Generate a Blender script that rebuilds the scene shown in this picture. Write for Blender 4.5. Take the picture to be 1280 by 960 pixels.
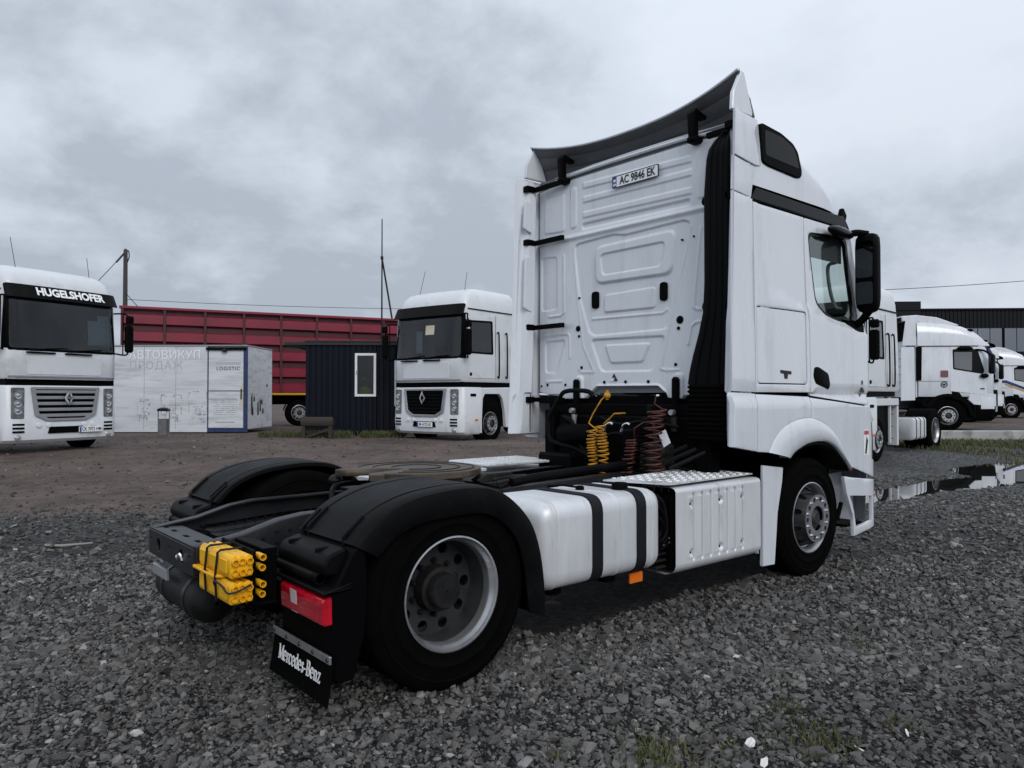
import bpy, bmesh, math, random
import numpy as np
from mathutils import Vector, Matrix, geometry
random.seed(7); rng = np.random.default_rng(7)
R = math.radians
for o in list(bpy.data.objects): bpy.data.objects.remove(o)
scene = bpy.context.scene
COL = scene.collection

# ------------------------------------------------------------------ camera
CAM = Vector((-2.301, -4.385, 1.527)); YAW = 49.573; PITCH = 0.958; FPX = 931.0
cd = bpy.data.cameras.new('camera'); cam = bpy.data.objects.new('camera', cd); COL.objects.link(cam)
cam.location = CAM; cam.rotation_euler = (R(90 + PITCH), 0, R(YAW - 90))
cd.sensor_width = 36; cd.lens = FPX / 1280 * 36; cd.clip_start = 0.05; cd.clip_end = 3000
scene.camera = cam
# ------------------------------------------------------------------ sky, sun, exposure
SUN_EL, SUN_AZ = 36, -110          # azimuth of the sun measured from +X towards +Y
w = bpy.data.worlds.new('World'); scene.world = w; w.use_nodes = True
nt = w.node_tree; nt.nodes.clear()
def wn(t, **k):
    n = nt.nodes.new(t)
    for a, b in k.items(): setattr(n, a, b)
    return n
out = wn('ShaderNodeOutputWorld'); bg = wn('ShaderNodeBackground'); bg.inputs[1].default_value = 0.1
sky = wn('ShaderNodeTexSky', sky_type='NISHITA', sun_disc=False, sun_elevation=R(SUN_EL), sun_rotation=R(90 - SUN_AZ))
sky.air_density = 1.0; sky.dust_density = 3.0
tc = wn('ShaderNodeTexCoord'); sep = wn('ShaderNodeSeparateXYZ'); nt.links.new(tc.outputs['Generated'], sep.inputs[0])
zc = wn('ShaderNodeMath', operation='MAXIMUM'); nt.links.new(sep.outputs[2], zc.inputs[0]); zc.inputs[1].default_value = 0.0
za = wn('ShaderNodeMath', operation='ADD'); nt.links.new(zc.outputs[0], za.inputs[0]); za.inputs[1].default_value = 0.42
dx = wn('ShaderNodeMath', operation='DIVIDE'); nt.links.new(sep.outputs[0], dx.inputs[0]); nt.links.new(za.outputs[0], dx.inputs[1])
dy = wn('ShaderNodeMath', operation='DIVIDE'); nt.links.new(sep.outputs[1], dy.inputs[0]); nt.links.new(za.outputs[0], dy.inputs[1])
cmb = wn('ShaderNodeCombineXYZ'); nt.links.new(dx.outputs[0], cmb.inputs[0]); nt.links.new(dy.outputs[0], cmb.inputs[1])
cmb.inputs[2].default_value = 11.3
def wnoise(scale, detail, rough, dist):
    n = wn('ShaderNodeTexNoise'); nt.links.new(cmb.outputs[0], n.inputs['Vector'])
    n.inputs['Scale'].default_value = scale; n.inputs['Detail'].default_value = detail
    n.inputs['Roughness'].default_value = rough; n.inputs['Distortion'].default_value = dist
    return n
n1 = wnoise(0.95, 9, 0.52, 0.1); n2 = wnoise(2.7, 10, 0.60, 0.15)
mx = wn('ShaderNodeMath', operation='MULTIPLY_ADD'); nt.links.new(n2.outputs[0], mx.inputs[0]); mx.inputs[1].default_value = 0.46
nt.links.new(n1.outputs[0], mx.inputs[2])
ramp = wn('ShaderNodeValToRGB'); nt.links.new(mx.outputs[0], ramp.inputs[0])
e = ramp.color_ramp.elements
e[0].position = 0.60; e[0].color = (0.475, 0.53, 0.612, 1)
e[1].position = 0.82; e[1].color = (0.79, 0.86, 0.955, 1)
m = ramp.color_ramp.elements.new(0.70); m.color = (0.685, 0.75, 0.845, 1)
sc = wn('ShaderNodeVectorMath', operation='SCALE'); nt.links.new(ramp.outputs[0], sc.inputs[0])
zg = wn('ShaderNodeMath', operation='MULTIPLY_ADD'); nt.links.new(zc.outputs[0], zg.inputs[0]); zg.inputs[1].default_value = 4.0; zg.inputs[2].default_value = 8.7   # an overcast sky is brighter overhead
nt.links.new(zg.outputs[0], sc.inputs['Scale'])
mix = wn('ShaderNodeMixRGB'); mix.inputs[0].default_value = 0.93
nt.links.new(sky.outputs[0], mix.inputs[1]); nt.links.new(sc.outputs[0], mix.inputs[2])
nt.links.new(mix.outputs[0], bg.inputs[0]); nt.links.new(bg.outputs[0], out.inputs[0])
sd = bpy.data.lights.new('sun', 'SUN'); sd.energy = 1.3; sd.angle = R(30); sd.color = (1, 0.97, 0.93)
sun = bpy.data.objects.new('sun', sd); COL.objects.link(sun)
sv = Vector((math.cos(R(SUN_EL)) * math.cos(R(SUN_AZ)), math.cos(R(SUN_EL)) * math.sin(R(SUN_AZ)), math.sin(R(SUN_EL))))
sun.rotation_euler = sv.to_track_quat('Z', 'Y').to_euler(); sun.location = (0, 0, 30)
vs = scene.view_settings; scene.display_settings.display_device = 'sRGB'
vs.view_transform = 'Standard'; vs.look = 'None'; vs.gamma = 1; vs.exposure = 0.0; vs.use_curve_mapping = False
scene.render.engine = 'CYCLES'

# ------------------------------------------------------------------ placing
FW = Vector((math.cos(R(YAW)), math.sin(R(YAW)), 0)); RT = Vector((math.sin(R(YAW)), -math.cos(R(YAW)), 0))
def W(lat, dep, z=0):
    p = CAM + RT * lat + FW * dep
    return Vector((p.x, p.y, z))
def lat(px, dep): return (px - 640) / FPX * dep
def sstep(a, b, x):
    t = np.clip((x - a) / (b - a), 0, 1); return t * t * (3 - 2 * t)
def ground_h(l, d):
    """gentle rise of the yard away from the truck, flattened at the puddle"""
    left = 0.36 * sstep(9, 17, d)
    right = 0.15 * sstep(13, 19, d)
    k = sstep(3.0, 7.5, l)
    h = left * (1 - k) + right * k
    return h
def gz(l, d): return float(ground_h(np.array(l), np.array(d)))
KERB_D = 23.0

# ------------------------------------------------------------------ materials
MATS = {}
def mat(name, col, rough=0.5, metal=0.0, spec=0.5, coat=0.0, noise=0.0, nscale=8.0, bump=0.0, bscale=60.0, stretch=None, dirt=None, dirtlo=0.55, dirthi=0.75, dscale=3.0, emit=None):
    m = bpy.data.materials.new(name); m.use_nodes = True; t = m.node_tree; b = t.nodes['Principled BSDF']
    b.inputs['Base Color'].default_value = (*col, 1); b.inputs['Roughness'].default_value = rough
    b.inputs['Metallic'].default_value = metal; b.inputs['Specular IOR Level'].default_value = spec
    b.inputs['Coat Weight'].default_value = coat; b.inputs['Coat Roughness'].default_value = 0.06
    tc = t.nodes.new('ShaderNodeTexCoord'); vec = tc.outputs['Object']
    if stretch:
        mp = t.nodes.new('ShaderNodeMapping'); mp.inputs['Scale'].default_value = stretch
        t.links.new(vec, mp.inputs[0]); vec = mp.outputs[0]
    def nz(s, d=6, r=0.6):
        n = t.nodes.new('ShaderNodeTexNoise'); n.inputs['Scale'].default_value = s; n.inputs['Detail'].default_value = d
        n.inputs['Roughness'].default_value = r; t.links.new(vec, n.inputs['Vector']); return n
    cur = None
    if noise:
        n = nz(nscale); r = t.nodes.new('ShaderNodeValToRGB'); t.links.new(n.outputs[0], r.inputs[0])
        r.color_ramp.elements[0].position = 0.3; r.color_ramp.elements[1].position = 0.7
        r.color_ramp.elements[0].color = (*[c * (1 - noise) for c in col], 1); r.color_ramp.elements[1].color = (*[min(1, c * (1 + noise)) for c in col], 1)
        cur = r.outputs[0]
        mr = t.nodes.new('ShaderNodeMapRange'); t.links.new(n.outputs[0], mr.inputs[0])
        mr.inputs['To Min'].default_value = max(0.02, rough - 0.12); mr.inputs['To Max'].default_value = min(1, rough + 0.15)
        t.links.new(mr.outputs[0], b.inputs['Roughness'])
    if dirt:
        n = nz(dscale, 8, 0.68); r = t.nodes.new('ShaderNodeValToRGB'); t.links.new(n.outputs[0], r.inputs[0])
        r.color_ramp.elements[0].position = dirtlo; r.color_ramp.elements[1].position = dirthi
        mxn = t.nodes.new('ShaderNodeMixRGB'); t.links.new(r.outputs[0], mxn.inputs[0])
        if cur: t.links.new(cur, mxn.inputs[1])
        else: mxn.inputs[1].default_value = (*col, 1)
        mxn.inputs[2].default_value = (*dirt, 1); cur = mxn.outputs[0]
    if cur: t.links.new(cur, b.inputs['Base Color'])
    if bump:
        n = nz(bscale, 4); bp_ = t.nodes.new('ShaderNodeBump'); bp_.inputs['Strength'].default_value = bump; bp_.inputs['Distance'].default_value = 0.01
        t.links.new(n.outputs[0], bp_.inputs['Height']); t.links.new(bp_.outputs[0], b.inputs['Normal'])
    if emit: b.inputs['Emission Color'].default_value = (*col, 1); b.inputs['Emission Strength'].default_value = emit
    MATS[name] = m; return m
def glass(name, tint, trans=0.8, rough=0.02):
    m = bpy.data.materials.new(name); m.use_nodes = True; t = m.node_tree; t.nodes.clear()
    o = t.nodes.new('ShaderNodeOutputMaterial'); tr = t.nodes.new('ShaderNodeBsdfTransparent'); tr.inputs[0].default_value = (*[c * trans for c in tint], 1)
    gl = t.nodes.new('ShaderNodeBsdfGlossy'); gl.inputs['Roughness'].default_value = rough
    lw = t.nodes.new('ShaderNodeLayerWeight'); lw.inputs[0].default_value = 0.5
    pw_ = t.nodes.new('ShaderNodeMath'); pw_.operation = 'POWER'; t.links.new(lw.outputs['Facing'], pw_.inputs[0]); pw_.inputs[1].default_value = 4.0
    fr = t.nodes.new('ShaderNodeMath'); fr.operation = 'MULTIPLY_ADD'; t.links.new(pw_.outputs[0], fr.inputs[0]); fr.inputs[1].default_value = 0.85; fr.inputs[2].default_value = 0.05
    mx = t.nodes.new('ShaderNodeMixShader'); t.links.new(fr.outputs[0], mx.inputs[0]); t.links.new(tr.outputs[0], mx.inputs[1]); t.links.new(gl.outputs[0], mx.inputs[2])
    t.links.new(mx.outputs[0], o.inputs[0]); MATS[name] = m; return m
mat('white', (0.64, 0.67, 0.72), 0.25, coat=0.7, noise=0.035, nscale=2.2, dirt=(0.44, 0.45, 0.46), dirtlo=0.52, dirthi=0.92, dscale=3.4, stretch=(1.6, 1.6, .35))
mat('white_old', (0.61, 0.635, 0.67), 0.4, coat=0.2, noise=0.05, nscale=2.0, dirt=(0.36, 0.35, 0.34), dirtlo=0.55, dirthi=0.85, dscale=2.2)
mat('white_flat', (0.72, 0.73, 0.75), 0.5)
mat('alu', (0.64, 0.66, 0.69), 0.45, 0.25, noise=0.05, nscale=3, stretch=(5, 1, 1), dirt=(0.40, 0.40, 0.40), dirtlo=0.55, dirthi=0.85, dscale=1.6)
mat('alu_plate', (0.66, 0.68, 0.70), 0.45, 0.35, noise=0.10, nscale=5, dirt=(0.22, 0.21, 0.20), dirtlo=0.54, dirthi=0.72, dscale=7)
mat('alu_tank', (0.66, 0.68, 0.71), 0.42, 0.3, noise=0.08, nscale=3, stretch=(6, 1, 1), dirt=(0.34, 0.33, 0.33), dirtlo=0.54, dirthi=0.82, dscale=1.5)
mat('silver', (0.50, 0.51, 0.53), 0.33, 0.85, noise=0.08, nscale=6, dirt=(0.16, 0.15, 0.14), dirtlo=0.55, dirthi=0.8, dscale=9)
mat('chrome', (0.75, 0.76, 0.78), 0.12, 1.0)
mat('black', (0.0024, 0.0024, 0.0028), 0.5, spec=0.035)
mat('black_gloss', (0.003, 0.003, 0.0035), 0.2, spec=0.16)
mat('plastic', (0.0036, 0.0037, 0.0041), 0.46, spec=0.065, noise=0.3, nscale=5, dirt=(0.010, 0.0098, 0.0096), dirtlo=0.5, dirthi=0.8, dscale=4, bump=0.05, bscale=160)
mat('duct', (0.003, 0.0032, 0.004), 0.45, spec=0.06)
mat('rubber', (0.0024, 0.0024, 0.0024), 0.85, spec=0.03, noise=0.3, nscale=9, bump=0.2, bscale=40)
mat('strap', (0.008, 0.0085, 0.011), 0.6, spec=0.2)
mat('frame', (0.012, 0.013, 0.016), 0.36, spec=0.36, noise=0.3, nscale=4, dirt=(0.032, 0.029, 0.027), dirtlo=0.52, dirthi=0.8, dscale=5, bump=0.08, bscale=50)
mat('dark_metal', (0.010, 0.010, 0.0105), 0.55, 0.1, spec=0.25, noise=0.4, nscale=7, dirt=(0.030, 0.024, 0.02), dirtlo=0.5, dirthi=0.75, dscale=6, bump=0.1, bscale=60)
mat('fifth', (0.085, 0.062, 0.045), 0.55, 0.3, noise=0.35, nscale=6, dirt=(0.03, 0.026, 0.023), dirtlo=0.45, dirthi=0.65, dscale=4, bump=0.12, bscale=30)
mat('grey_paint', (0.115, 0.118, 0.125), 0.5, noise=0.1, nscale=3, dirt=(0.16, 0.16, 0.165), dirtlo=0.5, dirthi=0.8)
mat('grille_grey', (0.24, 0.25, 0.27), 0.45, noise=0.08)
mat('yellow', (0.80, 0.42, 0.004), 0.42, noise=0.08, nscale=8, dirt=(0.30, 0.17, 0.02), dirtlo=0.6, dirthi=0.82, dscale=9)
mat('yellow_hose', (0.50, 0.23, 0.006), 0.45, noise=.4, nscale=14, dirt=(.05, .03, .01), dirtlo=.52, dirthi=.7, dscale=12)
mat('red_hose', (0.060, 0.010, 0.005), 0.45, noise=.5, nscale=14)
mat('red_lens', (0.46, 0.006, 0.022), 0.12, coat=0.6, noise=0.3, nscale=20)
mat('red_dark', (0.36, 0.005, 0.016), 0.15, coat=0.5)
mat('white_lens', (0.62, 0.58, 0.58), 0.2, coat=0.5)
mat('orange', (0.75, 0.16, 0.01), 0.25, coat=0.4)
mat('plate_white', (0.80, 0.82, 0.84), 0.35)
mat('plate_blue', (0.02, 0.06, 0.32), 0.35)
mat('plate_yellow', (0.8, 0.6, 0.05), 0.35)
mat('ink', (0.008, 0.008, 0.012), 0.5)
mat('interior', (0.030, 0.031, 0.034), 0.8)
mat('interior_grey', (0.16, 0.17, 0.18), 0.8)
mat('sticker', (0.45, 0.06, 0.09), 0.5)
mat('headlamp', (0.07, 0.075, 0.085), 0.12, 0.3, coat=0.6, noise=.6, nscale=18)
mat('mirror_glass', (0.10, 0.11, 0.12), 0.03, 1.0)
mat('lamp_lens', (0.42, 0.44, 0.47), 0.12, 0.4, coat=0.6, noise=0.4, nscale=14)
glass('glass_green', (0.95, 1.0, 0.975), 0.96)
glass('glass_dark', (0.75, 0.82, 0.86), 0.25)
glass('glass_mid', (0.84, 0.92, 0.95), 0.55)
mat('barrel', (0.11, 0.113, 0.12), 0.34, 0.8, noise=0.2, nscale=7)  # shade inside the deep rim put into a darker copy of the silver
mat('seat_cloth', (0.05, 0.05, 0.055), 0.9)

# ------------------------------------------------------------------ mesh builder
AX = {'x': 0, 'y': 1, 'z': 2}
def smooth_closed(pts, n=6):
    """Catmull-Rom through a closed 2-D loop"""
    P = [Vector(p) for p in pts]; L = len(P); out = []
    for i in range(L):
        a, b, c, d = P[i - 1], P[i], P[(i + 1) % L], P[(i + 2) % L]
        for k in range(n):
            t = k / n
            out.append(0.5 * ((2 * b) + (c - a) * t + (2 * a - 5 * b + 4 * c - d) * t * t + (3 * b - a - 3 * c + d) * t ** 3))
    return [tuple(p) for p in out]
def smooth_open(pts, n=6):
    P = [Vector(p) for p in pts]; P = [2 * P[0] - P[1]] + P + [2 * P[-1] - P[-2]]; out = []
    for i in range(1, len(P) - 2):
        a, b, c, d = P[i - 1], P[i], P[i + 1], P[i + 2]
        for k in range(n):
            t = k / n
            out.append(0.5 * ((2 * b) + (c - a) * t + (2 * a - 5 * b + 4 * c - d) * t * t + (3 * b - a - 3 * c + d) * t ** 3))
    out.append(P[-2]); return [tuple(p) for p in out]
def rounded(poly, r, n=4):
    """round the corners of a 2-D polygon"""
    P = [Vector(p) for p in poly]; out = []; L = len(P)
    for i in range(L):
        a, b, c = P[i - 1], P[i], P[(i + 1) % L]
        u = (a - b); v = (c - b); k = min(r, u.length * .45, v.length * .45)
        s, e_ = b + u.normalized() * k, b + v.normalized() * k
        for j in range(n + 1):
            t = j / n; out.append(tuple((1 - t) ** 2 * s + 2 * t * (1 - t) * b + t * t * e_))
    return out
def rect(a0, b0, a1, b1): return [(a0, b0), (a1, b0), (a1, b1), (a0, b1)]
def circ(cx, cy, r, n=20, ph=0): return [(cx + r * math.cos(ph + 2 * math.pi * k / n), cy + r * math.sin(ph + 2 * math.pi * k / n)) for k in range(n)]
class B:
    def __init__(s): s.v = []; s.f = []
    def add(s, vs, fs):
        o = len(s.v); s.v += [tuple(p) for p in vs]; s.f += [tuple(i + o for i in f) for f in fs]; return s
    def box(s, lo, hi, c=0.0):
        lo = list(lo); hi = list(hi)
        for i in range(3):
            if lo[i] > hi[i]: lo[i], hi[i] = hi[i], lo[i]
        c = min(c, *[(hi[i] - lo[i]) * .49 for i in range(3)])
        if c <= 0:
            vs = [(x, y, z) for x in (lo[0], hi[0]) for y in (lo[1], hi[1]) for z in (lo[2], hi[2])]
            return s.add(vs, [(0, 1, 3, 2), (4, 6, 7, 5), (0, 4, 5, 1), (2, 3, 7, 6), (0, 2, 6, 4), (1, 5, 7, 3)])
        vs = []; ix = {}
        for a in (0, 1):
            for b in (0, 1):
                for d in (0, 1):
                    for ax in range(3):
                        p = []
                        for i, q in enumerate((a, b, d)):
                            full = hi[i] if q else lo[i]
                            p.append(full if i == ax else full + (-c if q else c))
                        ix[(a, b, d, ax)] = len(vs); vs.append(p)
        fs = []
        def key(ax, q, u, v_):
            o = [0, 0, 0]; o[ax] = q; o[(ax + 1) % 3] = u; o[(ax + 2) % 3] = v_; return tuple(o)
        for ax in range(3):
            for q in (0, 1):
                f = [ix[(*key(ax, q, u, v_), ax)] for u, v_ in ((0, 0), (1, 0), (1, 1), (0, 1))]
                fs.append(f if q else f[::-1])
        for ax in range(3):      # edges parallel to ax
            b_, c_ = (ax + 1) % 3, (ax + 2) % 3
            for qb in (0, 1):
                for qc in (0, 1):
                    k0 = [0, 0, 0]; k0[b_] = qb; k0[c_] = qc; k1 = list(k0); k1[ax] = 1
                    f = [ix[(*k0, b_)], ix[(*k1, b_)], ix[(*k1, c_)], ix[(*k0, c_)]]
                    fs.append(f if qb != qc else f[::-1])
        for a in (0, 1):
            for b in (0, 1):
                for d in (0, 1):
                    f = [ix[(a, b, d, k)] for k in range(3)]
                    fs.append(f if (a + b + d) % 2 else f[::-1])
        return s.add(vs, fs)
    def plate(s, loops, mp, thick):
        """flat piece with holes; mp(u,v,w) -> xyz, w = 0 front, -thick back"""
        flat = [p for L in loops for p in L]
        tris = geometry.tessellate_polygon([[Vector((p[0], p[1], 0)) for p in L] for L in loops])
        n = len(flat)
        vs = [mp(p[0], p[1], 0) for p in flat] + [mp(p[0], p[1], -thick) for p in flat]
        fs = [tuple(t) for t in tris] + [tuple(i + n for i in reversed(t)) for t in tris]
        o = 0
        for L in loops:
            m_ = len(L)
            for i in range(m_):
                j = (i + 1) % m_; fs.append((o + i, o + j, n + o + j, n + o + i))
            o += m_
        return s.add(vs, fs)
    def prism(s, poly, axis, a, b):
        i = AX[axis]; oth = [k for k in range(3) if k != i]
        def mp(u, v, t):
            p = [0, 0, 0]; p[oth[0]] = u; p[oth[1]] = v; p[i] = t; return p
        n = len(poly)
        vs = [mp(u, v, a) for u, v in poly] + [mp(u, v, b) for u, v in poly]
        tris = geometry.tessellate_polygon([[Vector((p[0], p[1], 0)) for p in poly]])
        return s.add(vs, [tuple(t) for t in tris] + [tuple(q + n for q in reversed(t)) for t in tris] + [(k, (k + 1) % n, n + (k + 1) % n, n + k) for k in range(n)])
    def tube(s, path, r, n=8, closed=False, cap=True):
        P = [Vector(p) for p in path]; L = len(P); rings = []; up = None
        for i in range(L):
            t = (P[(i + 1) % L] - P[i - 1]) if closed else (P[min(i + 1, L - 1)] - P[max(i - 1, 0)])
            t.normalize()
            if up is None:
                up = Vector((0, 0, 1)) if abs(t.z) < .9 else Vector((1, 0, 0))
            a = t.cross(up).normalized(); b_ = a.cross(t).normalized(); up = b_
            rr = r[i] if hasattr(r, '__len__') else r
            rings.append([P[i] + (a * math.cos(2 * math.pi * k / n) + b_ * math.sin(2 * math.pi * k / n)) * rr for k in range(n)])
        return s.loft(rings, closed_ring=True, closed=closed, cap=cap and not closed)
    def loft(s, rings, closed_ring=True, closed=False, cap=False):
        n = len(rings[0]); L = len(rings); vs = [p for r_ in rings for p in r_]; fs = []
        for i in range(L if closed else L - 1):
            j = (i + 1) % L
            for k in range(n if closed_ring else n - 1):
                q = (k + 1) % n; fs.append((i * n + k, i * n + q, j * n + q, j * n + k))
        if cap: fs.append(tuple(range(n))[::-1]); fs.append(tuple((L - 1) * n + k for k in range(n)))
        return s.add(vs, fs)
    def lathe(s, prof, c, axis, n=32, cap=False):
        """prof: (radius, offset along axis)"""
        i = AX[axis]; oth = [k for k in range(3) if k != i]; rings = []
        for r_, t in prof:
            ring = []
            for k in range(n):
                a = 2 * math.pi * k / n; p = [0, 0, 0]; p[i] = c[i] + t; p[oth[0]] = c[oth[0]] + r_ * math.cos(a); p[oth[1]] = c[oth[1]] + r_ * math.sin(a); ring.append(p)
            rings.append(ring)
        return s.loft(rings, cap=cap)
    def ell(s, c, r, n=16, m_=10):
        rings = []
        for i in range(m_ + 1):
            a = -math.pi / 2 + math.pi * i / m_
            rings.append([(c[0] + r[0] * math.cos(a) * math.cos(2 * math.pi * k / n), c[1] + r[1] * math.cos(a) * math.sin(2 * math.pi * k / n), c[2] + r[2] * math.sin(a)) for k in range(n)])
        return s.loft(rings)
    def mesh(s, name, bevel=0, ang=35, seg=1, weld=True):
        me = bpy.data.meshes.new(name); bm = bmesh.new()
        V = [bm.verts.new(p) for p in s.v]
        for f in s.f:
            if len(set(f)) > 2:
                try: bm.faces.new([V[i] for i in f])
                except ValueError: pass
        if weld: bmesh.ops.remove_doubles(bm, verts=bm.verts, dist=1e-5)
        bmesh.ops.recalc_face_normals(bm, faces=bm.faces)
        if bevel:
            es = [e_ for e_ in bm.edges if len(e_.link_faces) == 2 and e_.calc_face_angle(0) > R(40)]
            bmesh.ops.bevel(bm, geom=es, offset=bevel, segments=seg, affect='EDGES', profile=0.5)
        bm.to_mesh(me); bm.free()
        for p in me.polygons: p.use_smooth = True
        me.set_sharp_from_angle(angle=R(ang))
        return me
def link(name, me, m, parent=None):
    o = bpy.data.objects.new(name, me); COL.objects.link(o)
    if m:
        me.materials.clear(); me.materials.append(MATS[m])
    if parent: o.parent = parent
    return o
def obj(name, b, m, parent=None, bevel=0, ang=35, seg=1, weld=True): return link(name, b.mesh(name, bevel, ang, seg, weld), m, parent)
def tag(o, label, cat, group=None):
    o['label'] = label; o['category'] = cat
    if group: o['group'] = group
    return o
def struct(o): o['kind'] = 'structure'; return o
def thing(name, label, cat, loc=(0, 0, 0), rz=0, group=None):
    o = bpy.data.objects.new(name, None); COL.objects.link(o); o.empty_display_size = 0.2
    o.location = loc; o.rotation_euler = (0, 0, rz); return tag(o, label, cat, group)
def copy_tree(o, parent=None):
    c = o.copy(); COL.objects.link(c); c.parent = parent
    for ch in list(o.children): copy_tree(ch, c)
    return c
def text_mesh(txt, size, bold=0.0, extrude=0.001, sx=1.0, spacing=1.0):
    cu = bpy.data.curves.new('t', 'FONT'); cu.body = txt; cu.size = size; cu.align_x = 'CENTER'; cu.align_y = 'CENTER'
    cu.offset = bold; cu.extrude = extrude; cu.space_character = spacing; cu.resolution_u = 3
    o = bpy.data.objects.new('t', cu); COL.objects.link(o)
    dg = bpy.context.evaluated_depsgraph_get(); me = bpy.data.meshes.new_from_object(o.evaluated_get(dg))
    bpy.data.objects.remove(o); bpy.data.curves.remove(cu)
    if sx != 1: me.transform(Matrix.Diagonal((sx, 1, 1, 1)))
    return me
def text(name, txt, size, m, parent, origin, right, up, **k):
    """right/up: local axes of the writing"""
    me = text_mesh(txt, size, **k); r_ = Vector(right).normalized(); u = Vector(up).normalized(); n = r_.cross(u)
    M = Matrix(((r_.x, u.x, n.x, origin[0]), (r_.y, u.y, n.y, origin[1]), (r_.z, u.z, n.z, origin[2]), (0, 0, 0, 1)))
    me.transform(M); return link(name, me, m, parent)

def serif_text(txt, size):
    """Roman letters drawn as strokes with serifs; returns flat polygons (x, y) and the width"""
    def stroke(P, w0, w1=None):
        P = [Vector(p) for p in P]; n = len(P); w1 = w0 if w1 is None else w1; L = []; Q = []
        for i in range(n):
            t = (P[min(i + 1, n - 1)] - P[max(i - 1, 0)]).normalized(); k = i / max(1, n - 1)
            wd = (w0 + (w1 - w0) * k) if not callable(w0) else w0(k); nn = Vector((-t.y, t.x)) * wd / 2; L.append(tuple(P[i] + nn)); Q.append(tuple(P[i] - nn))
        return [[L[i], L[i + 1], Q[i + 1], Q[i]] for i in range(n - 1)]
    def arc(cx, cy, rx, ry, a0, a1, w, n=14): return stroke([(cx + rx * math.cos(R(a0 + (a1 - a0) * k / n)), cy + ry * math.sin(R(a0 + (a1 - a0) * k / n))) for k in range(n + 1)], w)
    def bar(x0, x1, y, h=.035): return [[(x0, y), (x1, y), (x1, y + h), (x0, y + h)]]
    bowl = lambda k: .03 + .075 * math.sin(math.pi * k)
    G = {
     'M': (.74, stroke([(.10, 0), (.10, .72)], .04) + stroke([(.10, .72), (.36, .04)], .10) + stroke([(.36, .04), (.62, .72)], .035) + stroke([(.64, 0), (.64, .72)], .10) + bar(.0, .2, 0) + bar(.52, .76, 0) + bar(0, .14, .685) + bar(.6, .76, .685)),
     'e': (.44, arc(.22, .25, .18, .235, 0, 320, bowl) + bar(.06, .40, .25, .03)),
     'r': (.36, stroke([(.13, 0), (.13, .48)], .09) + bar(.03, .26, 0) + bar(.03, .13, .45) + arc(.27, .34, .12, .12, 170, 50, .05, 6) + arc(.33, .42, .025, .025, 0, 360, .05, 6)),
     'c': (.42, arc(.22, .25, .18, .235, 50, 320, bowl) + arc(.335, .40, .02, .02, 0, 360, .05, 6)),
     'd': (.50, arc(.22, .25, .17, .235, 30, 330, bowl) + stroke([(.38, 0), (.38, .72)], .09) + bar(.28, .38, .685) + bar(.38, .49, 0)),
     's': (.38, stroke([(.31, .38), (.27, .46), (.18, .48), (.09, .43), (.09, .35), (.18, .28), (.28, .20), (.31, .12), (.26, .04), (.17, .01), (.08, .05), (.05, .14)], lambda k: .03 + .05 * math.sin(math.pi * k))),
     '-': (.30, bar(.04, .26, .21, .06)),
     'B': (.58, stroke([(.14, 0), (.14, .72)], .10) + bar(.03, .3, 0) + bar(.03, .3, .685) + bar(.14, .3, .36, .03) + arc(.28, .535, .17, .165, 90, -90, lambda k: .03 + .07 * math.sin(math.pi * k)) + arc(.29, .19, .21, .175, 90, -90, lambda k: .03 + .08 * math.sin(math.pi * k))),
     'n': (.50, stroke([(.12, 0), (.12, .48)], .09) + bar(.03, .22, 0) + bar(.03, .12, .45) + stroke([(.38, 0), (.38, .33)], .09) + bar(.29, .48, 0) + arc(.26, .33, .12, .13, 170, 0, .055, 8)),
     'z': (.42, bar(.05, .38, .45) + bar(.05, .39, 0) + stroke([(.35, .47), (.08, .02)], .09) + bar(.04, .075, .36, .1) + bar(.355, .39, .03, .1)),
    }
    x = 0; out_ = []
    for c in txt:
        w_, P = G[c]; out_ += [[((p[0] + x) * size, p[1] * size) for p in q] for q in P]; x += w_ + .02
    return out_, x * size

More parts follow.
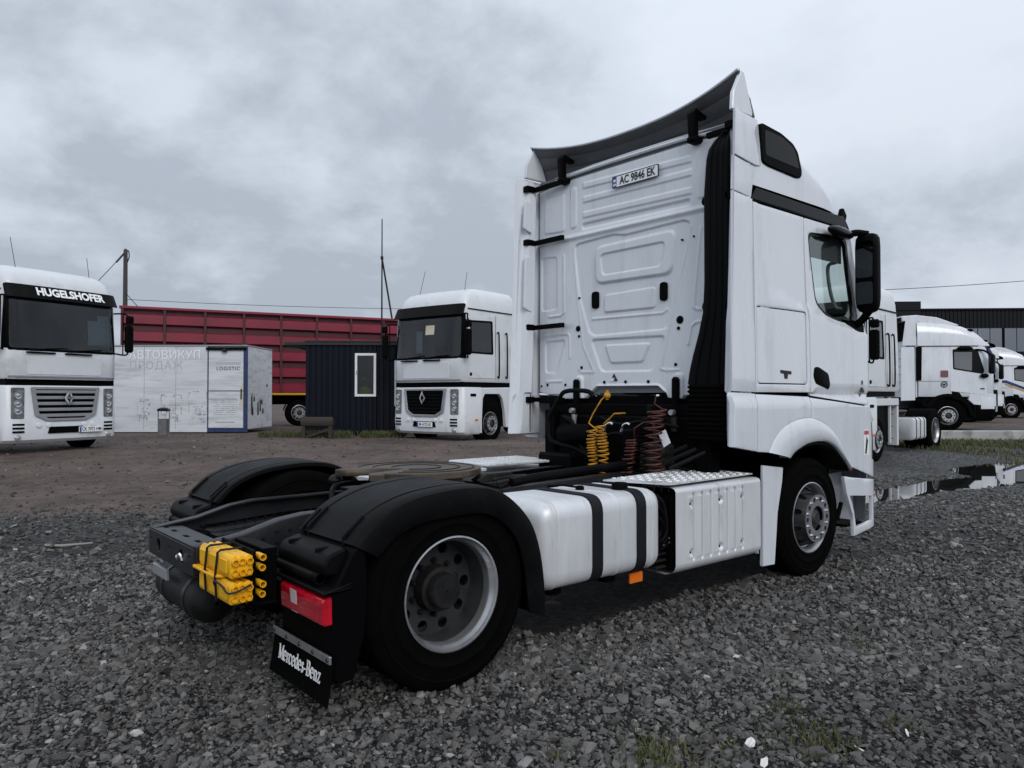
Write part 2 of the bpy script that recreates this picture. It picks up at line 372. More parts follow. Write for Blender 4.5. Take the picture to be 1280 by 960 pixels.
# ================================================================== GROUND
def ground_material():
    m = bpy.data.materials.new('yard_ground'); m.use_nodes = True; t = m.node_tree; b = t.nodes['Principled BSDF']
    b.inputs['Roughness'].default_value = 0.8; b.inputs['Specular IOR Level'].default_value = 0.25
    tc = t.nodes.new('ShaderNodeTexCoord'); P = tc.outputs['Object']
    def nz(s, d=6, r=0.6, dist=0):
        n = t.nodes.new('ShaderNodeTexNoise'); n.inputs['Scale'].default_value = s; n.inputs['Detail'].default_value = d; n.inputs['Roughness'].default_value = r
        n.inputs['Distortion'].default_value = dist; t.links.new(P, n.inputs['Vector']); return n.outputs[0]
    def ramp(i, p0, c0, p1, c1):
        r = t.nodes.new('ShaderNodeValToRGB'); t.links.new(i, r.inputs[0]); e = r.color_ramp.elements
        e[0].position = p0; e[0].color = (*c0, 1); e[1].position = p1; e[1].color = (*c1, 1); return r.outputs[0]
    def mixc(f, a, b_):
        x = t.nodes.new('ShaderNodeMixRGB'); t.links.new(f, x.inputs[0]); t.links.new(a, x.inputs[1]); t.links.new(b_, x.inputs[2]); return x.outputs[0]
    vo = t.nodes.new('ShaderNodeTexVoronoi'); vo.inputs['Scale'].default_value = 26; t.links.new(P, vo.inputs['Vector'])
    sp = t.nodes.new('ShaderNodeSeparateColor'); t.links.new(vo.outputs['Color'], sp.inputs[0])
    near = ramp(sp.outputs[0], 0.1, (0.006, 0.006, 0.0065), 0.95, (0.034, 0.034, 0.035)); far = ramp(sp.outputs[0], 0.1, (0.020, 0.0205, 0.021), 0.95, (0.15, 0.152, 0.155))  # near ramp darkened: shade of the stone gaps put into the damp fines
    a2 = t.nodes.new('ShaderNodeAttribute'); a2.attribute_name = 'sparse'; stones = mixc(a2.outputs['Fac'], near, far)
    dirt = ramp(nz(3.1, 9, 0.75, .4), 0.3, (0.070, 0.052, 0.045), 0.75, (0.205, 0.155, 0.134))
    at = t.nodes.new('ShaderNodeAttribute'); at.attribute_name = 'earth'
    ad = t.nodes.new('ShaderNodeMath'); ad.operation = 'MULTIPLY_ADD'; t.links.new(nz(0.9, 8, 0.7), ad.inputs[0]); ad.inputs[1].default_value = 1.4; t.links.new(at.outputs['Fac'], ad.inputs[2])
    f = ramp(ad.outputs[0], 0.92, (0, 0, 0), 1.28, (1, 1, 1))
    c = mixc(f, stones, dirt)
    pat = ramp(nz(0.55, 5, 0.6), 0.35, (0.55, 0.55, 0.56), 0.68, (1, 1, 1))
    ml = t.nodes.new('ShaderNodeMixRGB'); ml.blend_type = 'MULTIPLY'; ml.inputs[0].default_value = 1; t.links.new(c, ml.inputs[1]); t.links.new(pat, ml.inputs[2])
    t.links.new(ml.outputs[0], b.inputs['Base Color'])
    ad2 = t.nodes.new('ShaderNodeMath'); ad2.operation = 'MULTIPLY_ADD'; t.links.new(vo.outputs['Distance'], ad2.inputs[0]); ad2.inputs[1].default_value = -0.8; t.links.new(nz(30, 6, 0.7), ad2.inputs[2])
    bp_ = t.nodes.new('ShaderNodeBump'); bp_.inputs['Strength'].default_value = 0.8; bp_.inputs['Distance'].default_value = 0.03
    t.links.new(ad2.outputs[0], bp_.inputs['Height']); t.links.new(bp_.outputs[0], b.inputs['Normal'])
    MATS['ground'] = m
ground_material()
# puddle outline in yard coordinates (lateral, depth) measured on the ground
PUD_Z = 0.020
def px_ground(px, py, z):
    d = (CAM.z - z) / ((py - 495.6) / FPX); return (lat(px, d), d)
PUD = [px_ground(*q, PUD_Z) for q in [(1060, 634), (1105, 626), (1145, 622), (1180, 615), (1215, 612), (1245, 608), (1300, 602), (1400, 598), (1480, 588), (1400, 578), (1290, 577), (1235, 580), (1188, 586), (1196, 592), (1214, 596), (1165, 600), (1130, 607), (1105, 611), (1060, 618)]]
PUD_S = smooth_closed(PUD, 5)
PUDA = np.array(PUD_S)
def in_poly(x, y, poly):
    r = np.zeros(x.shape, bool); n = len(poly); j = n - 1
    for i in range(n):
        xi, yi = poly[i]; xj, yj = poly[j]
        c = ((yi > y) != (yj > y)) & (x < (xj - xi) * (y - yi) / (yj - yi + 1e-12) + xi); r ^= c; j = i
    return r
def poly_dist(x, y, poly, closed=True):
    d = np.full(x.shape, 1e9); n = len(poly)
    for i in range(n if closed else n - 1):
        ax, ay = poly[i]; bx, by = poly[(i + 1) % n]; ex, ey = bx - ax, by - ay
        t = np.clip(((x - ax) * ex + (y - ay) * ey) / (ex * ex + ey * ey + 1e-12), 0, 1)
        d = np.minimum(d, np.hypot(x - ax - t * ex, y - ay - t * ey))
    return d
def terrain(l, d):
    h = ground_h(l, d)
    h = h + 0.012 * np.sin(l * 1.7 + 1.3 * np.sin(d * .9)) * np.sin(d * 1.3 + .7 * np.sin(l * 1.1)) * sstep(3.0, 6, d)
    near = (l > 3) & (d < 30)
    pd = np.where(near, poly_dist(l, d, PUD), 99); ins = in_poly(l, d, PUD) & near
    sd = np.where(ins, -pd, pd)
    k = 1 - sstep(0.0, 2.2, sd)
    h = h * (1 - k) + (PUD_Z + np.clip(sd, -.5, 1.0) * 0.05) * k
    return h
dl = np.concatenate([np.linspace(-25, 2, 14)[:-1], np.linspace(2, 26, 200), 26 * (1000 / 26) ** np.linspace(0, 1, 26)[1:]])
lp = np.concatenate([np.linspace(0, 18, 130), 18 * (900 / 18) ** np.linspace(0, 1, 20)[1:]]); ll = np.concatenate([-lp[::-1][:-1], lp])
Lg, Dg = np.meshgrid(ll, dl); Hg = terrain(Lg, Dg)
Hg = np.where((Dg > KERB_D + .25) & (Lg > 9.5), 0.40, Hg)
XY = np.array([CAM.x, CAM.y]) + Lg[..., None] * np.array([RT.x, RT.y]) + Dg[..., None] * np.array([FW.x, FW.y])
V = np.concatenate([XY, Hg[..., None]], -1).reshape(-1, 3); nr, nc = Lg.shape
idx = np.arange(nr * nc).reshape(nr, nc); F = np.stack([idx[:-1, :-1], idx[:-1, 1:], idx[1:, 1:], idx[1:, :-1]], -1).reshape(-1, 4)
def np_mesh(name, V, F, smooth=True):
    me = bpy.data.meshes.new(name); n = F.shape[1]
    me.vertices.add(len(V)); me.vertices.foreach_set('co', V.astype(np.float32).ravel())
    me.loops.add(F.size); me.loops.foreach_set('vertex_index', F.astype(np.int32).ravel())
    me.polygons.add(len(F)); me.polygons.foreach_set('loop_start', np.arange(0, F.size, n, dtype=np.int32))
    me.polygons.foreach_set('use_smooth', np.full(len(F), smooth)); me.update(calc_edges=True); return me
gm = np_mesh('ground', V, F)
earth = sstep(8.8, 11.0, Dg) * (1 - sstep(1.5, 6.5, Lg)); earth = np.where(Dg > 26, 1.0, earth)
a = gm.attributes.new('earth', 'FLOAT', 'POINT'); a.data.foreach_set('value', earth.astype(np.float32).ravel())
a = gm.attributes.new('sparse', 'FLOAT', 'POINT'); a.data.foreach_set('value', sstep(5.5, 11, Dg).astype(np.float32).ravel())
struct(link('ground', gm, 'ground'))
# water
m = bpy.data.materials.new('water'); m.use_nodes = True; b = m.node_tree.nodes['Principled BSDF']
b.inputs['Base Color'].default_value = (0.020, 0.020, 0.019, 1); b.inputs['Roughness'].default_value = 0.015; b.inputs['IOR'].default_value = 1.6; b.inputs['Specular IOR Level'].default_value = 1.0; b.inputs['Coat Weight'].default_value = 0.6; b.inputs['Coat Roughness'].default_value = 0.01
MATS['water'] = m
pw = B(); ang = 0
jag = []
for i, (x, y) in enumerate(smooth_closed(PUD, 12)): jag.append((x + random.uniform(-.06, .06), y + random.uniform(-.10, .10)))
pw.plate([jag], lambda u, v, q: W(u, v, PUD_Z + 0.004 + q), 0.003)
struct(obj('puddle', pw, 'water'))
# gravel: broken stone too small and many to count
def stone_mat():
    m = bpy.data.materials.new('gravel'); m.use_nodes = True; t = m.node_tree; b = t.nodes['Principled BSDF']
    b.inputs['Roughness'].default_value = 0.62; b.inputs['Specular IOR Level'].default_value = 0.35
    at = t.nodes.new('ShaderNodeAttribute'); at.attribute_name = 'tint'
    n = t.nodes.new('ShaderNodeTexNoise'); n.inputs['Scale'].default_value = 70; n.inputs['Detail'].default_value = 4
    mr = t.nodes.new('ShaderNodeMapRange'); t.links.new(n.outputs[0], mr.inputs[0]); mr.inputs['To Min'].default_value = 0.65; mr.inputs['To Max'].default_value = 1.35
    ml = t.nodes.new('ShaderNodeVectorMath'); ml.operation = 'SCALE'; t.links.new(at.outputs['Color'], ml.inputs[0]); t.links.new(mr.outputs[0], ml.inputs['Scale'])
    t.links.new(ml.outputs[0], b.inputs['Base Color']); MATS['gravel'] = m
stone_mat()
def ico():
    p = (1 + 5 ** .5) / 2
    v = np.array([(-1, p, 0), (1, p, 0), (-1, -p, 0), (1, -p, 0), (0, -1, p), (0, 1, p), (0, -1, -p), (0, 1, -p), (p, 0, -1), (p, 0, 1), (-p, 0, -1), (-p, 0, 1)], float)
    f = np.array([(0, 11, 5), (0, 5, 1), (0, 1, 7), (0, 7, 10), (0, 10, 11), (1, 5, 9), (5, 11, 4), (11, 10, 2), (10, 7, 6), (7, 1, 8), (3, 9, 4), (3, 4, 2), (3, 2, 6), (3, 6, 8), (3, 8, 9), (4, 9, 5), (2, 4, 11), (6, 2, 10), (8, 6, 7), (9, 8, 1)])
    return v / np.linalg.norm(v[0]), f
def cube8():
    v = np.array([(x, y, z) for x in (-1, 1) for y in (-1, 1) for z in (-1, 1)], float) * .72
    f = np.array([(0, 1, 3), (0, 3, 2), (4, 6, 7), (4, 7, 5), (0, 4, 5), (0, 5, 1), (2, 3, 7), (2, 7, 6), (0, 2, 6), (0, 6, 4), (1, 5, 7), (1, 7, 3)])
    return v, f
def stones(base, l, d, size, zoff=0.16, dark=1.0):
    bv, bf = base; n = len(l); k = len(bv)
    J = rng.uniform(0.62, 1.25, (n, k, 1)) * bv[None] + rng.normal(0, .16, (n, k, 3))
    J *= np.stack([rng.uniform(.8, 1.45, n), rng.uniform(.6, 1.1, n), rng.uniform(.42, .82, n)], -1)[:, None]
    a = rng.uniform(0, 2 * np.pi, n); t = rng.normal(0, .36, n); s2 = rng.normal(0, .36, n)
    def rot(ax, an):
        c, s_ = np.cos(an), np.sin(an); M = np.zeros((n, 3, 3)); i, j = [(1, 2), (2, 0), (0, 1)][ax]
        M[:, ax, ax] = 1; M[:, i, i] = c; M[:, j, j] = c; M[:, i, j] = -s_; M[:, j, i] = s_; return M
    M = rot(2, a) @ rot(0, t) @ rot(1, s2)
    P = np.einsum('nij,nkj->nki', M, J) * (size[:, None, None] * .5)
    h = terrain(l, d)
    c = np.stack([CAM.x + l * RT.x + d * FW.x, CAM.y + l * RT.y + d * FW.y, h + size * zoff], -1)
    V = (P + c[:, None]).reshape(-1, 3); F = (bf[None] + (np.arange(n) * k)[:, None, None]).reshape(-1, 3)
    g = np.clip(rng.lognormal(-2.52, .38, n) * (1 - .30 * sstep(.1, 1.3, np.sin(l * .75 + 1.1 * np.sin(d * .55 + 1)) + np.sin(d * .9 + .8 * np.sin(l * .6 + 2)))) * np.where(rng.uniform(0, 1, n) < .012, 2.6, 1.0), .02, .5); warm = rng.normal(0, .025, n)
    g = g * np.where(size < .016, .45, 1.0)  # smallest stones coloured darker to hold the shade of the gaps they fill
    C = np.stack([g * (1.035 + warm), g * 1.0, g * (.965 - warm), np.ones(n)], -1).repeat(k, 0)
    return V, F, C
def wedge(n, d0, d1, pw=1.0, k=.80):
    d = (d0 ** (2 - pw) + rng.uniform(0, 1, n) * (d1 ** (2 - pw) - d0 ** (2 - pw))) ** (1 / (2 - pw)); l = rng.uniform(-1, 1, n) * (k * d + .2); return l, d
def keep(l, d, far):
    x = CAM.x + l * RT.x + d * FW.x; y = CAM.y + l * RT.y + d * FW.y
    ok = np.ones(len(l), bool)
    ok &= ~((x > 0.9) & (x < 4.2) & (np.abs(y) < .9))
    e = sstep(8.6, 10.8, d) * (1 - sstep(1.5, 6.5, l)); ok &= rng.uniform(0, 1, len(l)) > e * 0.965
    ok &= ~in_poly(l, d, PUD)
    q = np.sin(l * .9 + 1.3 * np.sin(d * .7)) + np.sin(d * 1.1 + .9 * np.sin(l * .8 + 2)); ok &= rng.uniform(0, 1, len(l)) > np.clip(q - .9, 0, 1) * .55 * (d > 3.6); return ok
parts = []
for base, n, d0, d1, s0, sg, mx_ in [(cube8(), 24000, 2.2, 5.2, .011, .30, .02), (ico(), 36000, 2.2, 4.6, .0200, .46, .070), (cube8(), 40000, 4.0, 7.0, .0235, .46, .075), (cube8(), 40000, 6.4, 14, .031, .42, .08)]:
    l, d = wedge(n, d0, d1, 0.7); k = keep(l, d, d1 > 9); l, d = l[k], d[k]
    sz = np.clip(rng.lognormal(math.log(s0), sg, len(l)), .006, mx_); parts.append(stones(base, l, d, sz))
l, d = wedge(3500, 9, 22, 0.8); k = ~in_poly(l, d, PUD); l, d = l[k], d[k]; parts.append(stones(cube8(), l, d, np.clip(rng.lognormal(math.log(.030), .4, len(l)), .012, .09)))
off = 0; VV = []; FF = []; CC = []
for v_, f_, c_ in parts: VV.append(v_); FF.append(f_ + off); CC.append(c_); off += len(v_)
VV = np.concatenate(VV); FF = np.concatenate(FF); CC = np.concatenate(CC)
gm = np_mesh('gravel', VV, FF, False)
a = gm.color_attributes.new('tint', 'FLOAT_COLOR', 'POINT'); a.data.foreach_set('color', CC.astype(np.float32).ravel())
g = link('gravel', gm, 'gravel'); g['kind'] = 'stuff'; g['label'] = 'loose grey crushed stone covering the yard'; g['category'] = 'gravel'

# ================================================================== WHEELS
mat('rim_grey', (0.024, 0.025, 0.027), 0.5, 0.2, noise=0.25, nscale=8, dirt=(0.02, 0.02, 0.02), dirtlo=0.5, dirthi=0.75, dscale=7)  # shade deep in the rear dish put into this grey; front wheels share it
def tyre_mesh(r=0.505, w=0.30, rb=0.288):
    """tyre lying with its axle along y, outer face at y=0, body towards +y"""
    b = B(); n = 56
    p = [(rb, .030), (rb + .012, .006), (rb + .018, .004), (rb + .022, .0), (rb + .028, .003), (rb + .05, .000), (rb + .075, -.004), (rb + .078, -.008), (rb + .088, -.008), (rb + .091, -.005), (r - .09, -.006), (r - .07, -.002), (r - .066, -.006), (r - .058, -.006), (r - .055, .0), (r - .035, .004), (r - .012, .020), (r, .034)]
    g = []
    for c in (.075, .15, .225):
        c = c * w / .3
        g += [(r, c - .008), (r - .012, c - .006), (r - .012, c + .006), (r, c + .008)]
    p = p + g + [(r, w - .034), (r - .012, w - .02), (r - .035, w - .004), (r - .09, w + .006), (rb + .05, w), (rb + .012, w - .006), (rb, w - .03)]
    b.lathe(p, (0, 0, 0), 'y', n)
    return b.mesh('tyre', ang=50)
TYRE = tyre_mesh()
def rim_plate(b, R0, R1, holes, hr, t, thick=.014, ph=0, n=48):
    loops = [circ(0, 0, R0, n), circ(0, 0, R1, 28)[::-1]]
    rm = holes[1]
    for k in range(holes[0]):
        a = ph + 2 * math.pi * k / holes[0]; loops.append(circ(rm * math.cos(a), rm * math.sin(a), hr, 14)[::-1])
    b.plate(loops, lambda u, v, w_: (u, t - w_, v), thick)
def rear_rim():
    b = B(); b.lathe([(.300, .012), (.3005, .000), (.292, -.002), (.287, .008), (.283, .022), (.272, .034), (.268, .05), (.265, .085)], (0, 0, 0), 'y', 64)
    return b.mesh('rim', ang=40)
def rear_barrel():
    b = B(); b.lathe([(.265, .085), (.263, .10), (.254, .125), (.252, .205), (.262, .215), (.262, .29), (.285, .30), (.297, .305)], (0, 0, 0), 'y', 64); return b.mesh('barrel', ang=40)
def rear_disc():
    d = B(); rim_plate(d, .2545, .128, (10, .212), .031, .195); return d.mesh('disc', ang=40)
def rear_hub():
    b = B(); b.lathe([(.005, .055), (.085, .057), (.092, .067), (.096, .115), (.118, .12), (.122, .195), (.15, .197)], (0, 0, 0), 'y', 32); return b.mesh('hub', ang=40)
def nuts(rn, t, n=10, r_=.015, h=.035):
    b = B()
    for k in range(n):
        a = 2 * math.pi * (k + .5) / n; b.lathe([(.003, t - h), (r_ * .7, t - h), (r_, t - h * .7), (r_, t)], (rn * math.cos(a), 0, rn * math.sin(a)), 'y', 6)
    return b.mesh('nut_ring', ang=30)
def front_rim():
    b = B(); b.lathe([(.300, .012), (.3005, .0), (.292, -.002), (.284, .012), (.268, .03), (.262, .07), (.252, .075)], (0, 0, 0), 'y', 64)
    b.lathe([(.297, .27), (.262, .25), (.262, .07)], (0, 0, 0), 'y', 48)
    d = B(); rim_plate(d, .200, .105, (10, .165), .0215, -.060, .012)
    b.add(d.v, d.f)
    return b.mesh('rim', ang=40)
def front_disc():
    d = B(); loops = [circ(0, 0, .2515, 48), circ(0, 0, .1995, 48)[::-1]]
    for k in range(10):
        a = 2 * math.pi * (k + .5) / 10; loops.append([(math.cos(a) * .228 + .017 * math.cos(q) * math.cos(a) - .024 * math.sin(q) * math.sin(a), math.sin(a) * .228 + .017 * math.cos(q) * math.sin(a) + .024 * math.sin(q) * math.cos(a)) for q in [2 * math.pi * j / 14 for j in range(14)]][::-1])
    d.plate(loops, lambda u, v, w_: (u, float(np.interp(math.hypot(u, v), [.199, .215, .2515], [-.056, -.028, .076])) - w_, v), .010); return d.mesh('disc', ang=50)
def front_hub():
    b = B(); b.lathe([(.004, -.055), (.045, -.055), (.052, -.045), (.070, -.040), (.078, -.02), (.105, -.02), (.108, .05), (.2, .06)], (0, 0, 0), 'y', 32); return b.mesh('hub', ang=40)
MESH = dict(rear_rim=rear_rim(), rear_hub=rear_hub(), rear_nuts=nuts(.145, .195), front_rim=front_rim(), front_hub=front_hub(), rear_disc=rear_disc(), rear_barrel=rear_barrel(), front_disc=front_disc(), front_nuts=nuts(.165, -.05, 10, .0125, .022))
def wheel(parent, x, side, y, kind='rear', z=.497, rim_m='silver', hub_m='dark_metal', s=1.0):
    """side -1: outer face looks to -y"""
    r_ = link('wheel', MESH[kind + '_rim'], None, parent)
    if not MESH[kind + '_rim'].materials: MESH[kind + '_rim'].materials.append(MATS[rim_m])
    r_.location = (x, y, z); r_.scale = (s, -side * s, s)
    for nm, me, mm in ((('barrel', MESH['rear_barrel'], 'barrel'),) if kind == 'rear' else ()) + (('disc', MESH[kind + '_disc'], 'rim_grey'), ('tyre', TYRE, 'rubber'), ('hub', MESH[kind + '_hub'], hub_m if kind == 'rear' else 'rim_grey'), ('nut_ring', MESH[kind + '_nuts'], hub_m)):
        c = link(nm, me, None, r_)
        if nm == 'nut_ring': c['kind'] = 'stuff'
        if not me.materials: me.materials.append(MATS[mm])
    return r_

# ================================================================== MAIN TRACTOR
T = thing('tractor_truck', 'white tractor unit seen from behind, nearest and largest truck, with black rear mudguards', 'truck')
def addp(name, b, m, parent=T, **k): return obj(name, b, m, parent, **k)
def side_y(x, z):
    y = 1.232 - 0.022 * max(0, (z - 1.55) / 1.5)
    if x > 4.72: y -= 0.03 * ((x - 4.72) / .15) ** 2
    if x < 2.86: y += 0.018 * (2.86 - x) / .35
    zl = 2.36 - .144 * (x - 3.01)              # character line
    if x > 2.95 and z > 1.56: y += 0.022 * float(1 - sstep(-0.02, 0.02, z - zl)) * min(1, (x - 2.95) / .4) - .012 * min(1, max(0, (z - zl)) / .5)
    if z < 1.56: y += 0.026 * float(1 - sstep(1.46, 1.545, z))
    return y
def side_panel(name, loops, s, m='white', thick=.012, off=0.0, parent=None, bevel=.004, step=.12):
    """panel of the cab side: outline in (x, z), bent to the side's curve"""
    b = B(); b.plate(loops, lambda u, v, w_: (u, w_, v), thick)
    me = bpy.data.meshes.new(name); bm = bmesh.new(); V_ = [bm.verts.new(p) for p in b.v]
    for f in b.f:
        try: bm.faces.new([V_[i] for i in f])
        except ValueError: pass
    bmesh.ops.remove_doubles(bm, verts=bm.verts, dist=1e-5); bmesh.ops.recalc_face_normals(bm, faces=bm.faces)
    if bevel:
        es = [e_ for e_ in bm.edges if len(e_.link_faces) == 2 and e_.calc_face_angle(0) > R(60) and abs(e_.verts[0].co.y) < 1e-6 and abs(e_.verts[1].co.y) < 1e-6]
        bmesh.ops.bevel(bm, geom=es, offset=bevel, segments=2, affect='EDGES', profile=0.5)
    xs = [v.co.x for v in bm.verts]; zs = [v.co.z for v in bm.verts]
    for ax, lo, hi in ((0, min(xs), max(xs)), (2, min(zs), max(zs))):
        k = lo + step
        while k < hi - .02:
            co = [0, 0, 0]; no = [0, 0, 0]; co[ax] = k; no[ax] = 1
            bmesh.ops.bisect_plane(bm, geom=bm.verts[:] + bm.edges[:] + bm.faces[:], plane_co=co, plane_no=no); k += step
    for v in bm.verts: v.co.y = s * (side_y(v.co.x, v.co.z) + off + v.co.y)
    bmesh.ops.recalc_face_normals(bm, faces=bm.faces); bm.to_mesh(me); bm.free()
    for p in me.polygons: p.use_smooth = True
    me.set_sharp_from_angle(angle=R(40)); return link(name, me, m, parent or T)

WIN = rounded([(3.725, 2.93), (4.37, 2.985), (4.44, 2.93), (4.60, 2.24), (4.53, 2.185), (4.2, 2.20), (3.98, 2.235), (3.815, 2.33)], .07, 4)
WINI = rounded([(3.748, 2.905), (4.33, 2.955), (4.385, 2.90), (4.50, 2.28), (4.46, 2.225), (4.2, 2.225), (3.99, 2.26), (3.838, 2.345)], .07, 4)
FL_OUT = smooth_open([(2.985, 1.09), (3.08, 1.20), (3.22, 1.285), (3.42, 1.335), (3.66, 1.345), (3.90, 1.285), (4.08, 1.18), (4.22, 1.03), (4.34, .90)], 4)
FL_IN = smooth_open([(3.30, 1.03), (3.37, 1.075), (3.47, 1.11), (3.60, 1.14), (3.77, 1.150), (3.94, 1.13), (4.09, 1.075), (4.25, .966), (4.36, .875)], 4)
for s in (-1, 1):
    dr = side_panel('door', [rounded([(3.668, 1.535), (4.715, 1.445), (4.755, 2.12), (4.50, 3.045), (3.668, 3.045)], .03), WIN[::-1]], s, step=.05)
    side_panel('window_frame', [WIN, WINI[::-1]], s, 'black_gloss', .02, -.004, dr)
    side_panel('window_glass', [WINI], s, 'glass_green', .004, -.014, dr, bevel=0, step=9)
    # handle recess
    hb = side_panel('handle', [rounded([(3.705, 1.70), (3.725, 1.775), (3.80, 1.780), (3.97, 1.725), (4.0, 1.63), (3.97, 1.585), (3.74, 1.635)], .025)], s, 'black', .02, .003, dr, bevel=.004, step=9)
    LOCK = rounded(rect(2.892, 1.632, 3.602, 2.225), .03)
    LOCKG = rounded(rect(2.884, 1.624, 3.610, 2.233), .034)
    side_panel('side_wall', [rect(2.866, 1.56, 3.660, 3.045), LOCKG[::-1]], s, step=.05)
    lk = side_panel('locker_door', [LOCK], s, off=-.003, step=.05)
    side_panel('latch', [rounded([(3.20, 1.715), (3.25, 1.712), (3.255, 1.672), (3.295, 1.670), (3.30, 1.710), (3.35, 1.706), (3.35, 1.732), (3.20, 1.74)], .006, 2)], s, 'ink', .006, .002, lk, bevel=0, step=9)
    side_panel('side_deflector', [[(2.512, 1.567), (2.858, 1.56), (2.858, 3.062), (2.562, 3.075)]], s, thick=.016)
    side_panel('deflector_lower', [[(2.478, 1.155), (2.822, 1.105), (2.828, 1.548), (2.508, 1.557), (2.494, 1.535)]], s, thick=.045, off=.006, step=.03)
    side_panel('deflector_upper', [[(2.562, 3.085), (2.838, 3.072), (2.905, 3.325), (2.586, 3.350)]], s, thick=.016)
    side_panel('roof_deflector', [[(2.586, 3.356), (2.90, 3.332), (2.990, 3.345), (2.936, 3.697), (2.610, 3.705)]], s, thick=.016, off=.012)
    # lower skirt
    lo = [p for p in FL_OUT if p[0] < 3.62] + [(3.645, 1.345)]; hi = [(3.651, 1.345)] + [p for p in FL_OUT if p[0] > 3.68]
    side_panel('skirt', [[(2.828, 1.103), (2.985, 1.09)] + lo[1:] + [(3.645, 1.525), (2.834, 1.545)]], s, off=.008, step=.03)
    side_panel('front_skirt', [hi + [(4.84, .768), (4.85, .93), (4.775, .945), (4.77, 1.285), (4.86, 1.30), (4.79, 1.345), (4.735, 1.430), (3.651, 1.518)]], s, off=.008, step=.03)
    b = B()
    n = len(FL_OUT); rings = []
    for k, (p, q) in enumerate(zip(FL_OUT, FL_IN)):
        y = side_y(*p) + .006; ring = []
        for t, o_ in ((0, 0), (.06, .012), (.3, .022), (.65, .026), (.9, .018), (1, .004), (1.0, -.10)):
            x_ = p[0] + (q[0] - p[0]) * t; z_ = p[1] + (q[1] - p[1]) * t
            fade = 1 - max(0, (x_ - 3.9) / .5) * .7
            ring.append((x_, s * (y + o_ * fade if t < 1 or o_ > 0 else y - .1), z_))
        rings.append(ring)
    b.loft(rings, closed_ring=False); addp('wheel_arch_flare', b, 'white', ang=50)
    b = B(); rings = []
    for (x_, z_) in FL_IN:
        dx_, dz_ = x_ - 3.76, z_ - .45; L_ = math.hypot(dx_, dz_)
        u = (dx_ / L_, dz_ / L_)
        rings.append([(x_ - .002, s * 1.246, z_ - .002), (x_ - u[0] * .028, s * 1.25, z_ - u[1] * .028), (x_ - u[0] * .03, s * .85, z_ - u[1] * .03), (x_ + u[0] * .02, s * .85, z_ + u[1] * .02)])
    b.loft(rings, closed_ring=False); addp('wheel_arch_liner', b, 'black', ang=50)
    # bumper corner with step
    side_panel('bumper_corner', [[(4.215, .822), (4.36, .80), (4.85, .748), (4.84, .315), (4.40, .272), (4.385, .45), (4.27, .66)], [(4.325, .64), (4.40, .50), (4.44, .345), (4.765, .375), (4.775, .60)]], s, 'white', .03, .008, step=.1)
    b = B(); b.box((4.42, s * 1.18, .335), (4.74, s * .95, .36), .004); addp('step_tread', b, 'black')
    b = B(); b.box((4.32, s * .97, .33), (4.78, s * .95, .80)); b.box((4.74, s * 1.09, .36), (4.76, s * .97, .76)); addp('step_recess', b, 'white')
    b = B(); b.prism([(4.40, .40), (4.50, .55), (4.54, .54), (4.46, .38)], 'y', s * 1.1, s * 1.08); addp('step_bracket', b, 'black')
    # headlight wrapping the corner
    b = B(); b.loft([[(4.70, s * (1.235 - .1), z_) if False else (x_, s * y_, z_) for (x_, y_) in ((4.778, 1.236), (4.86, 1.205), (4.95, 1.10), (4.92, 1.07), (4.82, 1.16), (4.772, 1.20))] for z_ in (.90, 1.0, 1.15, 1.27)], cap=True)
    addp('headlight', b, 'headlamp')
    b = B(); b.tube([(4.80, s * 1.252, .93), (4.80, s * 1.257, 1.1), (4.80, s * 1.252, 1.29)], .006, 6); addp('lamp_guard', b, 'chrome')
    b = B(); b.prism([(4.735, 1.46), (4.80, 1.46), (4.835, 2.06), (4.795, 2.13), (4.77, 2.10)], 'y', s * 1.205, s * 1.14); addp('corner_deflector', b, 'white', bevel=.008)
    for z_ in (1.60, 1.75, 1.90):
        b = B(); b.box((4.775, s * 1.2055, z_), (4.81, s * 1.19, z_ + .012)); addp('deflector_slot', b, 'ink')
    b = B(); b.box((4.40, s * 1.165, 2.74), (3.72, s * 1.15, 2.99)); addp('sun_blind', b, 'interior')
    b = B(); b.ell((4.40, s * 1.235, .90), (.035, .02, .05), 10, 6); addp('side_marker', b, 'red_dark')
    side_panel('warning_sticker', [rect(4.60, .985, 4.70, 1.22)], s, 'plate_white', .002, .011, bevel=0, step=9)
    side_panel('sticker_band', [rect(4.605, 1.175, 4.695, 1.212)], s, 'sticker', .002, .0125, bevel=0, step=9)
    side_panel('sticker_mark', [[(4.62, 1.0), (4.65, 1.0), (4.68, 1.12), (4.65, 1.16)]], s, 'ink', .002, .0125, bevel=0, step=9)
    # strip behind the front wheel
    b = B(); b.prism([(3.005, .985), (3.30, .950), (3.285, .84), (3.215, .60), (3.165, .185), (2.985, .195)], 'y', s * 1.205, s * 1.175); addp('wheel_side_fairing', b, 'white', bevel=.006)
    # fin at the end of the roof spoiler
    b = B(); b.prism([(2.622, 3.845), (2.610, 3.712), (2.88, 3.712), (2.885, 3.745), (2.770, 4.030), (2.735, 4.038)], 'y', s * 1.20, s * 1.165); addp('spoiler_fin', b, 'white', bevel=.006)
    # black strip under the roof edge
    b = B(); b.prism([(2.855, 3.066), (4.44, 3.066), (4.48, 3.10), (4.40, 3.165), (2.93, 3.176)], 'y', s * 1.196, s * 1.10); addp('roof_gap_trim', b, 'black_gloss', bevel=.008)
    # side opening in the roof
    RO = [(2.992, 3.378), (2.962, 3.672), (3.00, 3.688), (3.28, 3.672), (3.46, 3.628), (3.54, 3.572), (3.605, 3.42), (3.595, 3.365), (3.52, 3.350), (3.08, 3.362)]
